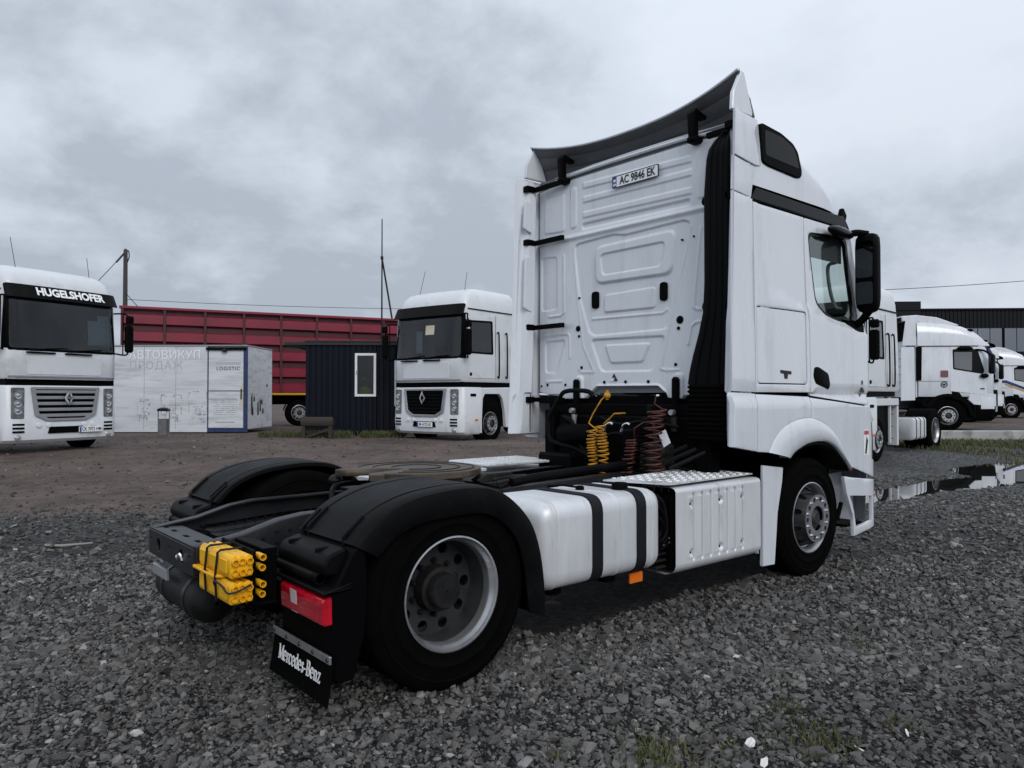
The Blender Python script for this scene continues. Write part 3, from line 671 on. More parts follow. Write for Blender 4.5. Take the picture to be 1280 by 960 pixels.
    b = B(); b.prism(rounded(RO, .03), 'y', s * 1.222, s * 1.16); ro = addp('roof_side_cowl', b, 'black', bevel=.008)
    b = B(); b.prism(rounded([(3.03, 3.44), (3.02, 3.64), (3.28, 3.635), (3.44, 3.595), (3.50, 3.545), (3.55, 3.43)], .03), 'y', s * 1.2245, s * 1.222); obj('cowl_glass', b, 'black_gloss', ro)
    # text on the door
    txy = side_y(4.62, 1.62)
for s in (-1,):
    text('model_number', '1842', .062, 'ink', T, (4.60, s * (side_y(4.60, 1.585) + .0035), 1.585), (1, .16, 0), (0, 0, 1), bold=.003)
    text('door_lettering', '8', .05, 'ink', T, (4.605, s * (side_y(4.6, 1.65) + .0035), 1.65), (1, .16, 0), (0, 0, 1), bold=.006)
    text('door_lettering', 'L5', .04, 'ink', T, (4.60, s * (side_y(4.6, 1.535) + .0035), 1.535), (1, .16, 0), (0, 0, 1), bold=.003)
# roof
zs_ = [(2.86, 3.700), (3.10, 3.715), (3.30, 3.705), (3.46, 3.67), (3.57, 3.60), (3.66, 3.525), (3.85, 3.46), (4.05, 3.395), (4.22, 3.325), (4.36, 3.23), (4.45, 3.14)]
zs_ = smooth_open(zs_, 3)
b = B(); rings = []
for x_, z_ in zs_:
    Y = 1.205 - .10 * max(0, (x_ - 3.9) / .6) ** 2; lo_ = 3.178; ring = []
    half = [(Y, lo_), (Y, lo_ + (z_ - lo_) * .5), (Y - .006, z_ - .055), (Y - .022, z_ - .018), (Y - .06, z_), (Y - .2, z_ + .018), (Y * .4, z_ + .035), (0, z_ + .04)]
    if x_ > 4.4: half = [(Y, min(lo_, z_ - .02))] + half[1:]
    for y_, zz in half: ring.append((x_ + .22 * max(0, 1 - (y_ / Y) ** 2) * max(0, (x_ - 3.4)), y_, zz))
    ring += [(p[0], -p[1], p[2]) for p in ring[-2::-1]]
    rings.append(ring)
b.loft(rings, closed_ring=False); b.f.append(tuple(range(len(rings[0]))))
addp('roof', b, 'white', ang=60)
b = B(); b.prism([(4.40, 3.07), (4.70, 3.05), (4.78, 3.10), (4.72, 3.16), (4.45, 3.20)], 'y', -1.08, 1.08); addp('sun_visor', b, 'black', bevel=.01)
for s in (-1, 1):
    b = B(); b.prism([(4.49, 3.12), (4.565, 3.13), (4.60, 3.22), (4.535, 3.29), (4.50, 3.22)], 'y', s * 1.13, s * 1.08); addp('visor_end', b, 'black', bevel=.01)
# windscreen, front panel, grille (turned away from the camera)
b = B(); b.loft([[(x_ - .10 * (abs(y_) / 1.1) ** 2, y_, z_) for y_ in (-1.1, -.8, -.4, 0, .4, .8, 1.1)] for x_, z_ in ((4.64, 3.06), (4.80, 2.6), (4.93, 2.16))], closed_ring=False); addp('windscreen', b, 'glass_green')
b = B(); b.loft([[(x_ - .06 * (abs(y_) / 1.1) ** 2 - .16 * (abs(y_) / 1.19) ** 8, y_, z_) for y_ in (-1.185, -1.15, -1.1, -1.0, -.8, -.4, 0, .4, .8, 1.0, 1.1, 1.15, 1.185)] for x_, z_ in ((4.93, 2.15), (5.0, 1.9), (5.03, 1.4), (5.05, .8), (5.02, .35))], closed_ring=False); addp('front_panel', b, 'white')
for k in range(5):
    b = B(); b.box((5.03, -.8, .95 + k * .15), (5.07, .8, 1.04 + k * .15), .01); addp('grille_slat', b, 'grille_grey')
b = B(); b.prism([(4.20, .55), (4.86, .55), (4.9, 1.4), (4.9, 1.5), (2.80, 1.5), (2.8, 1.2), (3.1, 1.2)], 'y', -.8, .8); addp('engine_housing', b, 'black')
# cab interior shell and floor
b = B(); b.box((2.82, -1.19, 1.46), (4.78, 1.19, 1.53)); addp('cab_floor', b, 'black')
b = B(); b.box((2.80, -1.17, 1.56), (2.815, 1.17, 3.60)); b.box((2.82, -1.17, 3.05), (4.5, 1.17, 3.06)); addp('cab_lining', b, 'interior_grey')
b = B(); b.prism([(4.35, 1.55), (4.45, 2.12), (4.62, 2.16), (4.86, 2.1), (4.86, 1.55)], 'y', -1.1, 1.1); addp('dashboard', b, 'interior', bevel=.02)
for s in (-1, 1):
    b = B(); b.box((3.55, s * .35, 1.55), (4.05, s * .85, 2.02), .06); b.prism([(3.52, 1.95), (3.45, 2.62), (3.57, 2.64), (3.68, 1.97)], 'y', s * .37, s * .83); addp('seat', b, 'interior', bevel=.03)
b = B(); b.tube([(4.36 + .10 * math.cos(a) * .5, .6 + .22 * math.sin(a), 2.16 + .20 * math.cos(a)) for a in [2 * math.pi * k / 24 for k in range(24)]], .016, 8, True); addp('steering_wheel', b, 'interior')
b = B(); b.tube(smooth_open([(4.40, -1.12, 2.76), (4.36, -1.06, 2.72), (4.40, -1.06, 2.5), (4.48, -1.07, 2.36), (4.50, -1.12, 2.34)], 5), .016, 8); addp('grab_handle', b, 'interior_grey')
# ---- rear wall: pressed panel
def wall_h(y, z):
    h = np.zeros(y.shape)
    def ridge(poly, amp, wd, closed=True):
        nonlocal h
        d = poly_dist(y, z, poly, closed); h += amp * np.exp(-(d / wd) ** 2)
    def step(poly, amp, wd=.012):
        nonlocal h
        d = poly_dist(y, z, poly); d = np.where(in_poly(y, z, poly), d, -d); h += amp * sstep(-wd * .7, wd * .7, d)
    rd = lambda p, r_=.04: rounded(p, r_, 4)
    # upper field
    for q in ([(.538, 3.555), (-.70, 3.512)], [(.538, 3.42), (-.70, 3.40)], [(.538, 3.275), (-.698, 3.25)]): step([(q[0][0], q[0][1]), (q[1][0], q[1][1]), (q[1][0], q[1][1] - .055), (q[0][0], q[0][1] - .055)], .008, .012)
    step(rd([(.55, 3.165), (-.68, 3.155), (-.68, 3.105), (.55, 3.115)], .025), -.013, .020)
    step(rd([(-.755, 3.53), (-.835, 3.52), (-.835, 3.14), (-.755, 3.14)], .03), .008)
    step(rd([(.705, 3.545), (.625, 3.53), (.625, 3.15), (.705, 3.14)], .03), .008)
    step(rd([(1.07, 3.50), (.79, 3.505), (.79, 3.135), (1.07, 3.15)], .03), .008)
    d = np.abs(z - 3.055); h += .016 * np.exp(-(d / .022) ** 2)
    # lower field
    big = [(.645, 2.985), (.14, 3.003), (.04, 2.975), (-.62, 2.992), (-.68, 2.965), (-.66, 2.69), (-.455, 2.12), (-.39, 2.098), (.405, 2.094), (.47, 2.13), (.585, 2.46), (.655, 2.88)]
    step(rd(big, .05), -.013, .011)
    win = rd([(.39, 2.915), (-.53, 2.930), (-.49, 2.565), (.375, 2.575)], .08); step(win, .020, .020)
    step(rd([(.32, 2.84), (-.43, 2.845), (-.385, 2.642), (.295, 2.645)], .05), -.012, .010)
    step(rd([(.277, 2.46), (-.31, 2.471), (-.31, 2.293), (.277, 2.30)], .03), .012, .009)
    ridge([(.43, 2.252), (-.389, 2.240), (-.436, 2.268)], .007, .010, False)
    step(rd([(.445, 2.057), (-.424, 2.043), (-.29, 1.750), (.315, 1.757)], .05), -.014, .011)
    step(rd([(.27, 1.998), (-.252, 1.989), (-.172, 1.83), (.20, 1.83)], .03), .012, .010)
    # side fields
    step(rd([(1.066, 2.071), (.785, 2.075), (.905, 1.760), (1.066, 1.763)], .04), -.012, .010)
    step(rd([(1.118, 2.92), (.902, 2.90), (.902, 2.387), (1.118, 2.38)], .03), -.012, .010)
    ridge([(1.01, 2.318), (.843, 2.319), (.799, 2.346), (.80, 2.9)], .008, .010, False)
    ridge([(1.09, 2.13), (.745, 2.135), (.725, 2.11), (.72, 1.90)], .008, .010, False)
    ridge([(-.79, 2.90), (-.715, 2.26), (-.745, 2.239), (-.9, 2.232)], .008, .010, False)
    ridge([(-.66, 1.958), (-.693, 2.104), (-.735, 2.136), (-.95, 2.14)], .008, .010, False)
    ridge([(-.69, 2.93), (-.621, 2.69), (-.375, 1.764), (-.431, 1.750), (-.563, 1.750)], .007, .010, False)
    ridge([(.66, 2.95), (.62, 2.5), (.54, 2.0), (.40, 1.753), (.57, 1.757), (.598, 1.79)], .005, .009, False)
    for c in (.589, -.563): step(rd([(c + .05, 1.72), (c - .05, 1.72), (c - .05, 1.40), (c + .05, 1.40)], .045), .022, .012)
    step(rd([(.46, 1.56), (.36, 1.635), (-.36, 1.632), (-.44, 1.57), (-.44, 1.3), (.46, 1.3)], .03), .020, .010)
    step(rd([(1.06, 1.685), (.82, 1.69), (.83, 1.665), (1.06, 1.66)], .012), .006, .008)
    return h
zb = lambda y: np.interp(y, [-1.19, -.9, -.62, -.60, -.52, -.45, -.435, -.36, .36, .45, .52, .84, .88, 1.04, 1.19], [1.55, 1.54, 1.53, 1.505, 1.502, 1.512, 1.555, 1.612, 1.615, 1.55, 1.505, 1.495, 1.54, 1.54, 1.572])
zt = lambda y: 3.655 - .045 * np.clip((np.abs(y) - .6) / .6, 0, 1) ** 2 - .0 * y
ny, nz_ = 320, 290
yy = np.linspace(-1.19, 1.19, ny); tt = np.linspace(0, 1, nz_)
YY, TT = np.meshgrid(yy, tt); ZZ = zb(YY) + TT * (zt(YY) - zb(YY)); HH = wall_h(YY, ZZ)
edge = np.minimum(np.minimum(1.19 - np.abs(YY), 9), zt(YY) - ZZ); HH -= .035 * (1 - sstep(0, .05, edge))
XX = 2.782 - HH
XX[0] = 2.82 - 0 * XX[0]
idx = np.arange(ny * nz_).reshape(nz_, ny); F = np.stack([idx[:-1, :-1], idx[:-1, 1:], idx[1:, 1:], idx[1:, :-1]], -1).reshape(-1, 4)[:, ::-1]
rw = link('rear_wall', np_mesh('rear_wall', np.stack([XX, YY, ZZ], -1).reshape(-1, 3), F), 'white', T)
def disc(y, z, r_, x=2.778, m='black', nm='hole_disc', h=.006):  # black discs stand in for the dark of small holes in the wall
    b = B(); b.lathe([(.0005, -h), (r_ * .8, -h), (r_, -h * .5), (r_, .03)], (x, y, z), 'x', 14); obj(nm, b, m, rw)
for y_, z_, r_ in [(.605, 2.173, .028), (-.578, 2.166, .034), (.594, 2.10, .013), (-.563, 2.096, .015), (.591, 2.464, .010), (.561, 1.801, .014), (-.533, 1.794, .014), (.271, 1.658, .014), (.016, 1.658, .014), (-.241, 1.656, .014), (.779, 1.64, .013), (1.032, 1.641, .013), (1.12, 1.63, .010), (-.60, 2.83, .008), (-.72, 2.84, .009)]:
    disc(y_, z_, r_)
for y0, z0, y1, z1 in [(.43, 2.504, .345, 2.346), (-.367, 2.501, -.443, 2.342)]:
    b = B(); b.prism(rounded(rect(y1, z1, y0, z0), .03), 'x', 2.775, 2.83)
    obj('handle_slot', b, 'black', rw, bevel=.004)
# small warning triangle decals above the lower edge
for k, (y_, z_) in enumerate([(.13, 1.668), (.175, 1.668), (.150, 1.70)]):
    b = B(); b.prism([(y_ - .02, z_), (y_ + .02, z_), (y_, z_ + .032)], 'x', 2.771, 2.80); obj('triangle_sticker', b, ['ink', 'plate_white', 'ink'][k], rw)
# number plate
b = B(); b.prism(rounded(rect(-.378, 3.412, .140, 3.512), .008), 'x', 2.752, 2.762); npl = obj('number_plate', b, 'plate_white', T, bevel=.001)
b = B(); b.prism(rect(.092, 3.416, .136, 3.508), 'x', 2.7505, 2.7525); obj('blue_strip', b, 'plate_blue', npl)
b = B(); b.prism(rect(.099, 3.462, .129, 3.472), 'x', 2.7495, 2.751); obj('flag_band', b, 'plate_yellow', npl)
b = B(); b.prism(rect(.099, 3.472, .129, 3.484), 'x', 2.7495, 2.751); obj('flag_band', b, 'plate_white', npl)
text('plate_lettering', 'AC 9846 EK', .098, 'ink', npl, (2.7505, -.145, 3.461), (0, -1, 0), (0, 0, 1), bold=.0022, sx=.80)
text('country_code', 'UA', .030, 'plate_white', npl, (2.7498, .114, 3.436), (0, -1, 0), (0, 0, 1), bold=.001)
b = B()
for s in (1, -1): pass
loops = [rounded(rect(-.382, 3.408, .144, 3.516), .010), rounded(rect(-.374, 3.415, .137, 3.509), .006)[::-1]]
b.plate(loops, lambda u, v, w_: (2.7506 - w_, u, v), .008); obj('plate_border', b, 'ink', npl)
# ---- roof spoiler
b = B(); rings = []; NS = 24
for k in range(NS + 1):
    y_ = -1.19 + 2.38 * k / NS; q = abs(y_ / 1.19); u = q ** 2.4
    xe = 2.78 - .075 * u; ze = 3.885 + .145 * u
    xb = 3.02 - .10 * q ** 3; zb_ = 3.69 + .015 * q
    r_ = []
    for t, bow in ((0, 0), (.04, -.006), (.25, .010), (.30, .022), (.36, .012), (.62, .020), (.67, .032), (.72, .022), (1, 0)):
        r_.append((xe + (xb - xe) * t + bow * .35, y_, ze + (zb_ - ze) * t - bow * -.0 + bow * .6))
    top = [(p[0] + .012, p[1], p[2] + .022) for p in r_[::-1]]
    rings.append(r_ + top)
b.loft(rings, cap=True); addp('roof_spoiler', b, 'grey_paint', ang=25)
b = B(); b.tube([(2.775 - .075 * (abs(y_ / 1.19)) ** 2.4, y_, 3.896 + .145 * (abs(y_ / 1.19)) ** 2.4) for y_ in [-1.19 + 2.38 * k / 40 for k in range(41)]], .012, 8); addp('spoiler_lip', b, 'white')
for s in (-1, 1):
    y0 = .76 * s
    b = B(); b.prism([(2.70, 3.60), (2.68, 3.82), (2.72, 3.865), (2.86, 3.83), (2.86, 3.80), (2.745, 3.815), (2.75, 3.60)], 'y', y0 - .035, y0 + .035); b.box((2.69, y0 - .05, 3.585), (2.80, y0 + .05, 3.64), .01); addp('spoiler_bracket', b, 'black', bevel=.006)
# cap along the top of rear wall
b = B(); b.tube(smooth_open([(2.80, 1.17, 3.60), (2.785, .95, 3.640), (2.775, .6, 3.664), (2.775, 0, 3.668), (2.775, -.6, 3.664), (2.785, -.9, 3.645)], 5), .016, 8); addp('roof_edge_bead', b, 'white')
b = B(); b.box((2.80, -1.16, 3.60), (3.1, 1.16, 3.69)); addp('roof_rear_filler', b, 'grey_paint')
# ---- left/right deflector inner faces
for s in (-1, 1):
    b = B(); rings = []
    for z_, k in ((1.16, 0), (1.24, .02), (1.55, .03), (1.57, .05), (2.2, .05), (3.06, .05), (3.08, .03), (3.52, .05), (3.70, .0)):
        x0 = 2.485 + .05 * (z_ - 1.16) / 1.0 if z_ < 2.2 else 2.535 + .03 * (z_ - 2.2)
        rings.append([(x0 - (.030 if s > 0 else 0), s * (1.240 + (.020 if s > 0 else 0)), z_), (x0 + .012, s * 1.215, z_), (x0 + .045, s * (1.195), z_), (x0 + .07, s * (1.19 - k), z_), (x0 + .15, s * (1.185 - k), z_), (x0 + .165, s * (1.20), z_), (2.83, s * 1.21, z_)])
    b.loft(rings, closed_ring=False); addp('deflector_inner', b, 'white', ang=25)
    for z_ in ((2.30, 3.09) if s > 0 else ()):
        b = B(); b.prism(rounded([(2.555, z_ + .1), (2.575, z_ + .62 if z_ < 3 else z_ + .38), (2.66, z_ + .60 if z_ < 3 else z_ + .36), (2.66, z_ + .06)], .02), 'y', s * 1.128, s * 1.16); addp('deflector_pressing', b, 'white', bevel=.006)
    for z_, dx_ in ((3.60, 0), (3.062, 0), (2.215, 0), (1.495, 0)):
        b = B(); b.box((2.69, s * 1.20, z_ - .022), (2.735, s * .74 if s > 0 else s * .9, z_ + .022), .005); b.box((2.60, s * 1.20, z_ - .03), (2.70, s * 1.13, z_ + .03), .006); addp('deflector_bracket', b, 'black')
    b = B(); b.tube([(2.69, s * 1.175, 1.2), (2.70, s * 1.175, 3.5)], .010, 6); addp('deflector_rod', b, 'silver')
# ---- intake duct at the right rear corner
def duct_w(z):  # inner edge y
    return np.interp(z, [1.40, 1.62, 1.72, 1.85, 2.0, 2.18, 2.4, 3.1, 3.4, 3.50, 3.58], [-.765, -.765, -.780, -.815, -.865, -.91, -.925, -.925, -.95, -.99, -1.06])
b = B(); rings = []
for z_ in list(np.linspace(1.62, 3.3, 22)) + [3.38, 3.45, 3.51, 3.56, 3.59]:
    yi = float(duct_w(z_)); yo = -1.165; wd = yi - yo; xr = 2.60 + (.06 * max(0, z_ - 3.45) / .14)
    r_ = [(2.79, yi + .004, z_), (xr + .05, yi, z_), (xr + .012, yi - .012, z_), (xr, yi - .04, z_)]
    for k in range(3):
        c = yi - .04 - (wd - .06) * (k + .55) / 3.2
        r_ += [(xr, c + .012, z_), (xr + .010, c + .004, z_), (xr + .010, c - .004, z_), (xr, c - .012, z_)]
    r_ += [(xr, yo + .012, z_), (xr + .02, yo, z_), (2.79, yo, z_)]; rings.append(r_)
b.loft(rings, closed_ring=True, cap=True); du = addp('air_intake_duct', b, 'duct', ang=30)
b = B(); rings = []
for k in range(25):
    z_ = 1.18 + .44 * k / 24; o_ = .014 * (k % 2); rings.append([(x_, y_, z_) for x_, y_ in rounded(rect(2.60 - o_, -1.13 - o_, 2.84 + o_, -.775 + o_), .06, 3)])
b.loft(rings, cap=True); obj('bellows', b, 'rubber', du, ang=20)
for z_ in (3.075, 2.24):
    b = B(); b.prism(rounded([(-.925, z_ - .045), (-.925, z_ + .045), (-.885, z_ + .025), (-.875, z_ - .01), (-.89, z_ - .035)], .012), 'x', 2.66, 2.69); l_ = obj('duct_lug', b, 'black', du, bevel=.004)
# ---- cab mounts, hose carrier, rear of engine
for c in (.589, -.563):
    b = B(); b.box((2.70, c - .028, 1.30), (2.775, c + .028, 1.69), .02); b.box((2.66, c - .06, 1.24), (2.80, c + .06, 1.34), .02); mt = addp('cab_mount', b, 'black')
    b = B(); b.lathe([(.002, -.02), (.022, -.02), (.026, -.01), (.026, .02)], (2.66, c - .02, 1.395), 'x', 14); obj('mount_bolt', b, 'silver', mt)
    b = B(); b.tube([(2.68, c - .03, 1.36), (2.68, c - .03, 1.24)], .028, 10); obj('damper', b, 'silver' if c > 0 else 'dark_metal', mt)
b = B(); b.box((2.72, -.95, 1.36), (2.80, .95, 1.46), .01); b.box((2.66, -.95, .92), (2.80, -.82, 1.4), .01); b.box((2.66, .82, .92), (2.8, .95, 1.4), .01); addp('cab_crossmember', b, 'black')
b = B(); b.tube(smooth_open([(2.5, .14, 1.52), (2.5, .19, 1.565), (2.5, .30, 1.58), (2.5, .48, 1.575), (2.5, .56, 1.53), (2.5, .71, 1.34), (2.5, .72, 1.25), (2.5, .70, 1.13), (2.5, .60, 1.10), (2.5, .34, 1.05), (2.5, .2, 1.0)], 4), .021, 10); addp('hose_carrier', b, 'plastic')
b = B(); b.box((2.70, -.80, .80), (2.80, .80, 1.36), .02); addp('gearbox_housing', b, 'black')
b = B(); b.lathe([(.02, -.2), (.09, -.19), (.10, -.17), (.10, .17), (.09, .19), (.02, .2)], (2.56, .40, 1.18), 'y', 18); addp('air_drier', b, 'black')
b = B(); b.box((2.30, .25, .8), (2.50, .66, 1.02), .02); addp('valve_block', b, 'black')
b = B(); b.lathe([(.01, -.14), (.07, -.13), (.08, -.1), (.08, .14), (.05, .16), (.01, .16)], (2.52, -.28, 1.10), 'z', 16); addp('filter_can', b, 'black')
b = B(); b.box((2.50, -.62, .86), (2.66, -.36, 1.14), .02); b.tube([(2.55, -.5, 1.12), (2.55, -.5, 1.24), (2.62, -.42, 1.30)], .02, 8); addp('pump', b, 'dark_metal')
for k, (y0, y1, z0, z1) in enumerate([(.15, -.7, 1.34, 1.28), (.5, -.3, 1.02, 1.16), (-.1, -.8, 1.0, .94), (.62, .1, 1.34, 1.0)]):
    b = B(); b.tube(smooth_open([(2.60, y0, z0), (2.54, (y0 * 2 + y1) / 3, z0 - .05), (2.52, (y0 + y1 * 2) / 3, z1 + .04), (2.60, y1, z1)], 5), .014 + .004 * (k % 2), 8); addp('air_line', b, 'plastic')
for k in range(3):
    b = B(); b.tube([(2.28 + .05 * k, -.85 + .1 * k, .98 + .03 * k), (2.52, -1.0 + .08 * k, 1.10 + .02 * k)], .016, 8); addp('cable_tube', b, 'plastic')
def coil(x, y, z0, z1, r_, turns, m, nm, lead=None, slant=0.0, tr=.0068):
    P = []; turns = int(turns * 1.5); n = int(turns * 12)
    for k in range(n + 1):
        a = 2 * math.pi * turns * k / n; t = k / n; q = 1 + .13 * math.sin(a * .37 + y * 9); P.append((x + r_ * q * math.cos(a) * .8 + .014 * math.sin(t * 5 + y * 7), y + r_ * q * math.sin(a) + slant * t + .016 * math.sin(t * 4 + y * 11), z0 + (z1 - z0) * (t + .05 * math.sin(t * 6.28 + y * 5))))
    if lead: P += lead
    b = B(); b.tube(P, tr, 6); return addp(nm, b, m, ang=60)
coil(2.30, -.035, .90, 1.26, .042, 8, 'yellow_hose', 'coiled_air_hose', [(2.31, .02, 1.30), (2.32, -.02, 1.38), (2.34, -.10, 1.50), (2.36, -.145, 1.54)])
coil(2.30, -.145, .90, 1.31, .045, 8, 'yellow_hose', 'coiled_air_hose', [(2.30, -.22, 1.34), (2.32, -.26, 1.385), (2.34, -.36, 1.39)])
coil(2.30, -.44, .86, 1.20, .050, 8, 'red_hose', 'coiled_air_hose', [(2.31, -.48, 1.27), (2.33, -.54, 1.31), (2.36, -.58, 1.34)])
coil(2.32, -.66, .86, 1.42, .072, 8, 'red_hose', 'coiled_air_hose', [(2.34, -.66, 1.47), (2.36, -.66, 1.52)], -.05)
coil(2.34, -.54, .86, 1.26, .055, 7, 'black', 'coiled_electric_cable', [(2.36, -.56, 1.36)], 0)
for y_ in (-.22, -.40):
    b = B(); b.tube(smooth_open([(2.28, y_ + .03, 1.24), (2.28, y_ + .01, 1.29), (2.28, y_ - .03, 1.31), (2.28, y_ - .06, 1.30)], 4), .011, 8); addp('pipe_bend', b, 'chrome')
b = B(); b.ell((2.35, -.155, 1.535), (.03, .03, .03), 10, 8); b.tube([(2.35, -.155, 1.5), (2.35, -.155, 1.58)], .012, 8); addp('hose_coupling', b, 'yellow_hose')
b = B(); b.box((2.34, -.60, 1.26), (2.40, -.52, 1.36), .01); b.box((2.34, -.62, 1.37), (2.40, -.57, 1.46), .01); addp('hose_plug', b, 'plastic')
b = B(); b.prism([(-.735, 1.13), (-.80, 1.17), (-.75, 1.27), (-.68, 1.24)], 'x', 2.36, 2.362); addp('paper_tag', b, 'plate_white')
# ---- chassis frame
TOP = [(-1.05, .755), (-.80, .79), (-.60, .845), (-.45, .865), (.25, .868), (1.1, .890), (2.1, .915), (4.8, .93)]
for s in (-1, 1):
    b = B(); rings = []
    for x_, z_ in TOP:
        h_ = .15 if x_ < -.9 else (.20 if x_ < -.5 else .27); yo, yi = s * .415, s * .335
        rings.append([(x_, yi, z_), (x_, yo - s * .012, z_), (x_, yo - s * .003, z_ - .004), (x_, yo, z_ - .014), (x_, yo, z_ - h_ + .01), (x_, yo - s * .01, z_ - h_), (x_, yi, z_ - h_), (x_, yi, z_ - h_ + .010), (x_, yo - s * .014, z_ - h_ + .012), (x_, yo - s * .014, z_ - .014), (x_, yi, z_ - .010)])
    b.loft(rings, cap=True); fr = addp('frame_rail', b, 'frame', ang=40)
    b = B()
    for k in range(16):
        x_ = -.92 + k * .075; zt_ = np.interp(x_, [p[0] for p in TOP], [p[1] for p in TOP])
        for dz in (.05, .11): b.lathe([(.001, -s * -.012), (.009, s * .012), (.011, s * .006), (.011, 0)], (x_, s * .415, zt_ - dz - (k % 2) * .012), 'y', 6)
    o_ = obj('rivets', b, 'dark_metal', fr)
b = B(); loops = [rounded(rect(-.335, .605, .485, .742), .01)] + [circ(-.13, .675, .036, 16)[::-1], circ(.31, .672, .036, 16)[::-1], circ(.10, .685, .012, 10)[::-1], circ(.42, .69, .012, 10)[::-1]]
loops = [rounded(rect(-.405, .600, .415, .742), .012), circ(-.20, .672, .038, 18)[::-1], circ(.22, .672, .038, 18)[::-1], circ(.01, .685, .012, 10)[::-1], circ(.36, .69, .012, 10)[::-1], circ(-.33, .69, .012, 10)[::-1]]
b.plate(loops, lambda u, v, w_: (-1.058 - w_, u, v), .014)
loops = [rounded(rect(-1.056, -.405, -.90, .415), .012)] + [rounded(rect(-.99 - .012, y_ - .05, -.99 + .016, y_ + .03), .012)[::-1] for y_ in (-.25, -.05, .17, .33)]
b.plate(loops, lambda u, v, w_: (u, v, .754 + w_), .012)
cb = addp('rear_crossbeam', b, 'frame', bevel=.002)
b = B(); b.tube(smooth_open([(-1.06, -.175, .655), (-1.075, -.185, .675), (-1.075, -.20, .665), (-1.07, -.215, .69), (-1.06, -.225, .655)], 4), .008, 6); obj('cable_end', b, 'silver', cb)
b = B(); b.box((-1.04, -.40, .59), (-.92, .41, .615), .004); obj('lower_flange', b, 'frame', cb)
b = B(); b.box((-1.02, .20, .46), (-1.00, .48, .52), .004); obj('bracket_strip', b, 'grille_grey', cb)
# step deck between the rails
for k in range(4):
    y0 = -.27 + k * .155
    loops = [rounded(rect(-.86 + .02 * k, y0, .02, y0 + .13), .02)]
    for i in range(13):
        for j in (0, 1): loops.append(circ(-.80 + i * .062 + .03 * j, y0 + .035 + .055 * j, .0085, 8)[::-1])
    b = B(); b.plate(loops, lambda u, v, w_: (u, v, .742 + w_ + .035 * sstep(-.8, -.2, u)), .012); addp('deck_plank', b, 'plastic')
for x_ in (-.82, -.3, -.02):
    b = B(); b.box((x_ - .03, -.33, .66), (x_ + .03, .33, .715), .004); addp('deck_bearer', b, 'black')
b = B(); b.tube(smooth_open([(-.10, -.05, .80), (-.02, .12, .90), (.10, .24, .93), (.3, .3, .92), (.5, .3, .90)], 5), .018, 8); addp('air_line', b, 'plastic')
for x_ in (.15, 1.0, 1.9, 3.0):
    b = B(); b.box((x_ - .05, -.34, .64), (x_ + .05, .34, .84), .01); addp('cross_member', b, 'black')
# fifth wheel
b = B(); N = 44; outl = []
for k in range(N):
    a = R(28) + R(304) * k / (N - 1); outl.append((.56 + .44 * math.cos(a + math.pi * 0) * -1 * -1, .44 * math.sin(a)))
# opening of the jaws points to the rear (-x): build horseshoe
outl = [(.56 + .45 * math.cos(a), .45 * math.sin(a)) for a in [R(-152) + R(304) * k / (N - 1) for k in range(N)]]
outl += [(.15, .27), (.06, .24), (.10, .15), (.40, .06), (.46, .0), (.40, -.06), (.10, -.15), (.06, -.24), (.15, -.27)]
b.plate([outl], lambda u, v, w_: (u, v, 1.035 + w_ + .04 * float(min(0, u - .12)) * .9), .045); fw_ = addp('fifth_wheel', b, 'fifth', bevel=.006)
for r_ in (.17, .30, .40):
    b = B(); b.tube([(.56 + r_ * math.cos(a), r_ * math.sin(a), 1.0355) for a in [R(-140) + R(280) * k / 40 for k in range(41)]], .006, 6); obj('grease_groove', b, 'dark_metal', fw_)
for s in (-1, 1):
    b = B(); b.prism([(.36, .86), (.48, 1.0), (.64, 1.0), (.76, .86)], 'y', s * .30, s * .42); obj('pedestal', b, 'dark_metal', fw_, bevel=.01)
    b = B(); b.ell((.50 if s < 0 else .1, s * .30, .955), (.05, .05, .04), 10, 6); obj('grease_cap', b, 'dark_metal', fw_)
b = B(); b.box((.2, -.43, .872), (1.0, .43, .888), .003); addp('mounting_plate', b, 'dark_metal')
b = B(); b.prism([(.86, .945), (.95, .985), (1.18, .985), (1.2, .955), (1.18, .94), (.9, .92)], 'y', -.30, -.22); b.tube(smooth_open([(.95, -.40, .93), (1.15, -.42, .95), (1.25, -.36, .955), (1.15, -.30, .95), (1.0, -.3, .94)], 4), .016, 8); addp('release_handle', b, 'dark_metal', bevel=.006)
for k in range(7):
    b = B(); b.box((.98 + k * .05, -.40 + .03 * k, .895), (1.02 + k * .05, .30, .912), .004); addp('mount_rib', b, 'dark_metal')
b = B(); b.tube(smooth_open([(1.05, -.44, .93), (1.4, -.44, .955), (2.0, -.44, .975), (2.35, -.43, .985)], 4), .032, 10); addp('pipe', b, 'plastic')
# left walkway
b = B(); b.box((1.62, .50, .935), (2.42, 1.10, .955), .004); addp('walkway_plate', b, 'alu_plate')
b = B(); b.box((1.0, .52, .90), (1.60, 1.0, .925), .004); addp('walkway_plate', b, 'alu_plate')
b = B()
for i in range(16):
    for j in range(10):
        c = (1.66 + i * .048, .54 + j * .056, .955); b.box((c[0] - .012, c[1] - .004, .955), (c[0] + .012, c[1] + .004, .9585))
addp('tread_pattern', b, 'alu_plate')['kind'] = 'stuff'
b = B(); b.prism(rounded(rect(.62, .40, 1.17, .88), .09), 'x', .72, 2.5); addp('fuel_tank', b, 'alu_tank', bevel=.01)
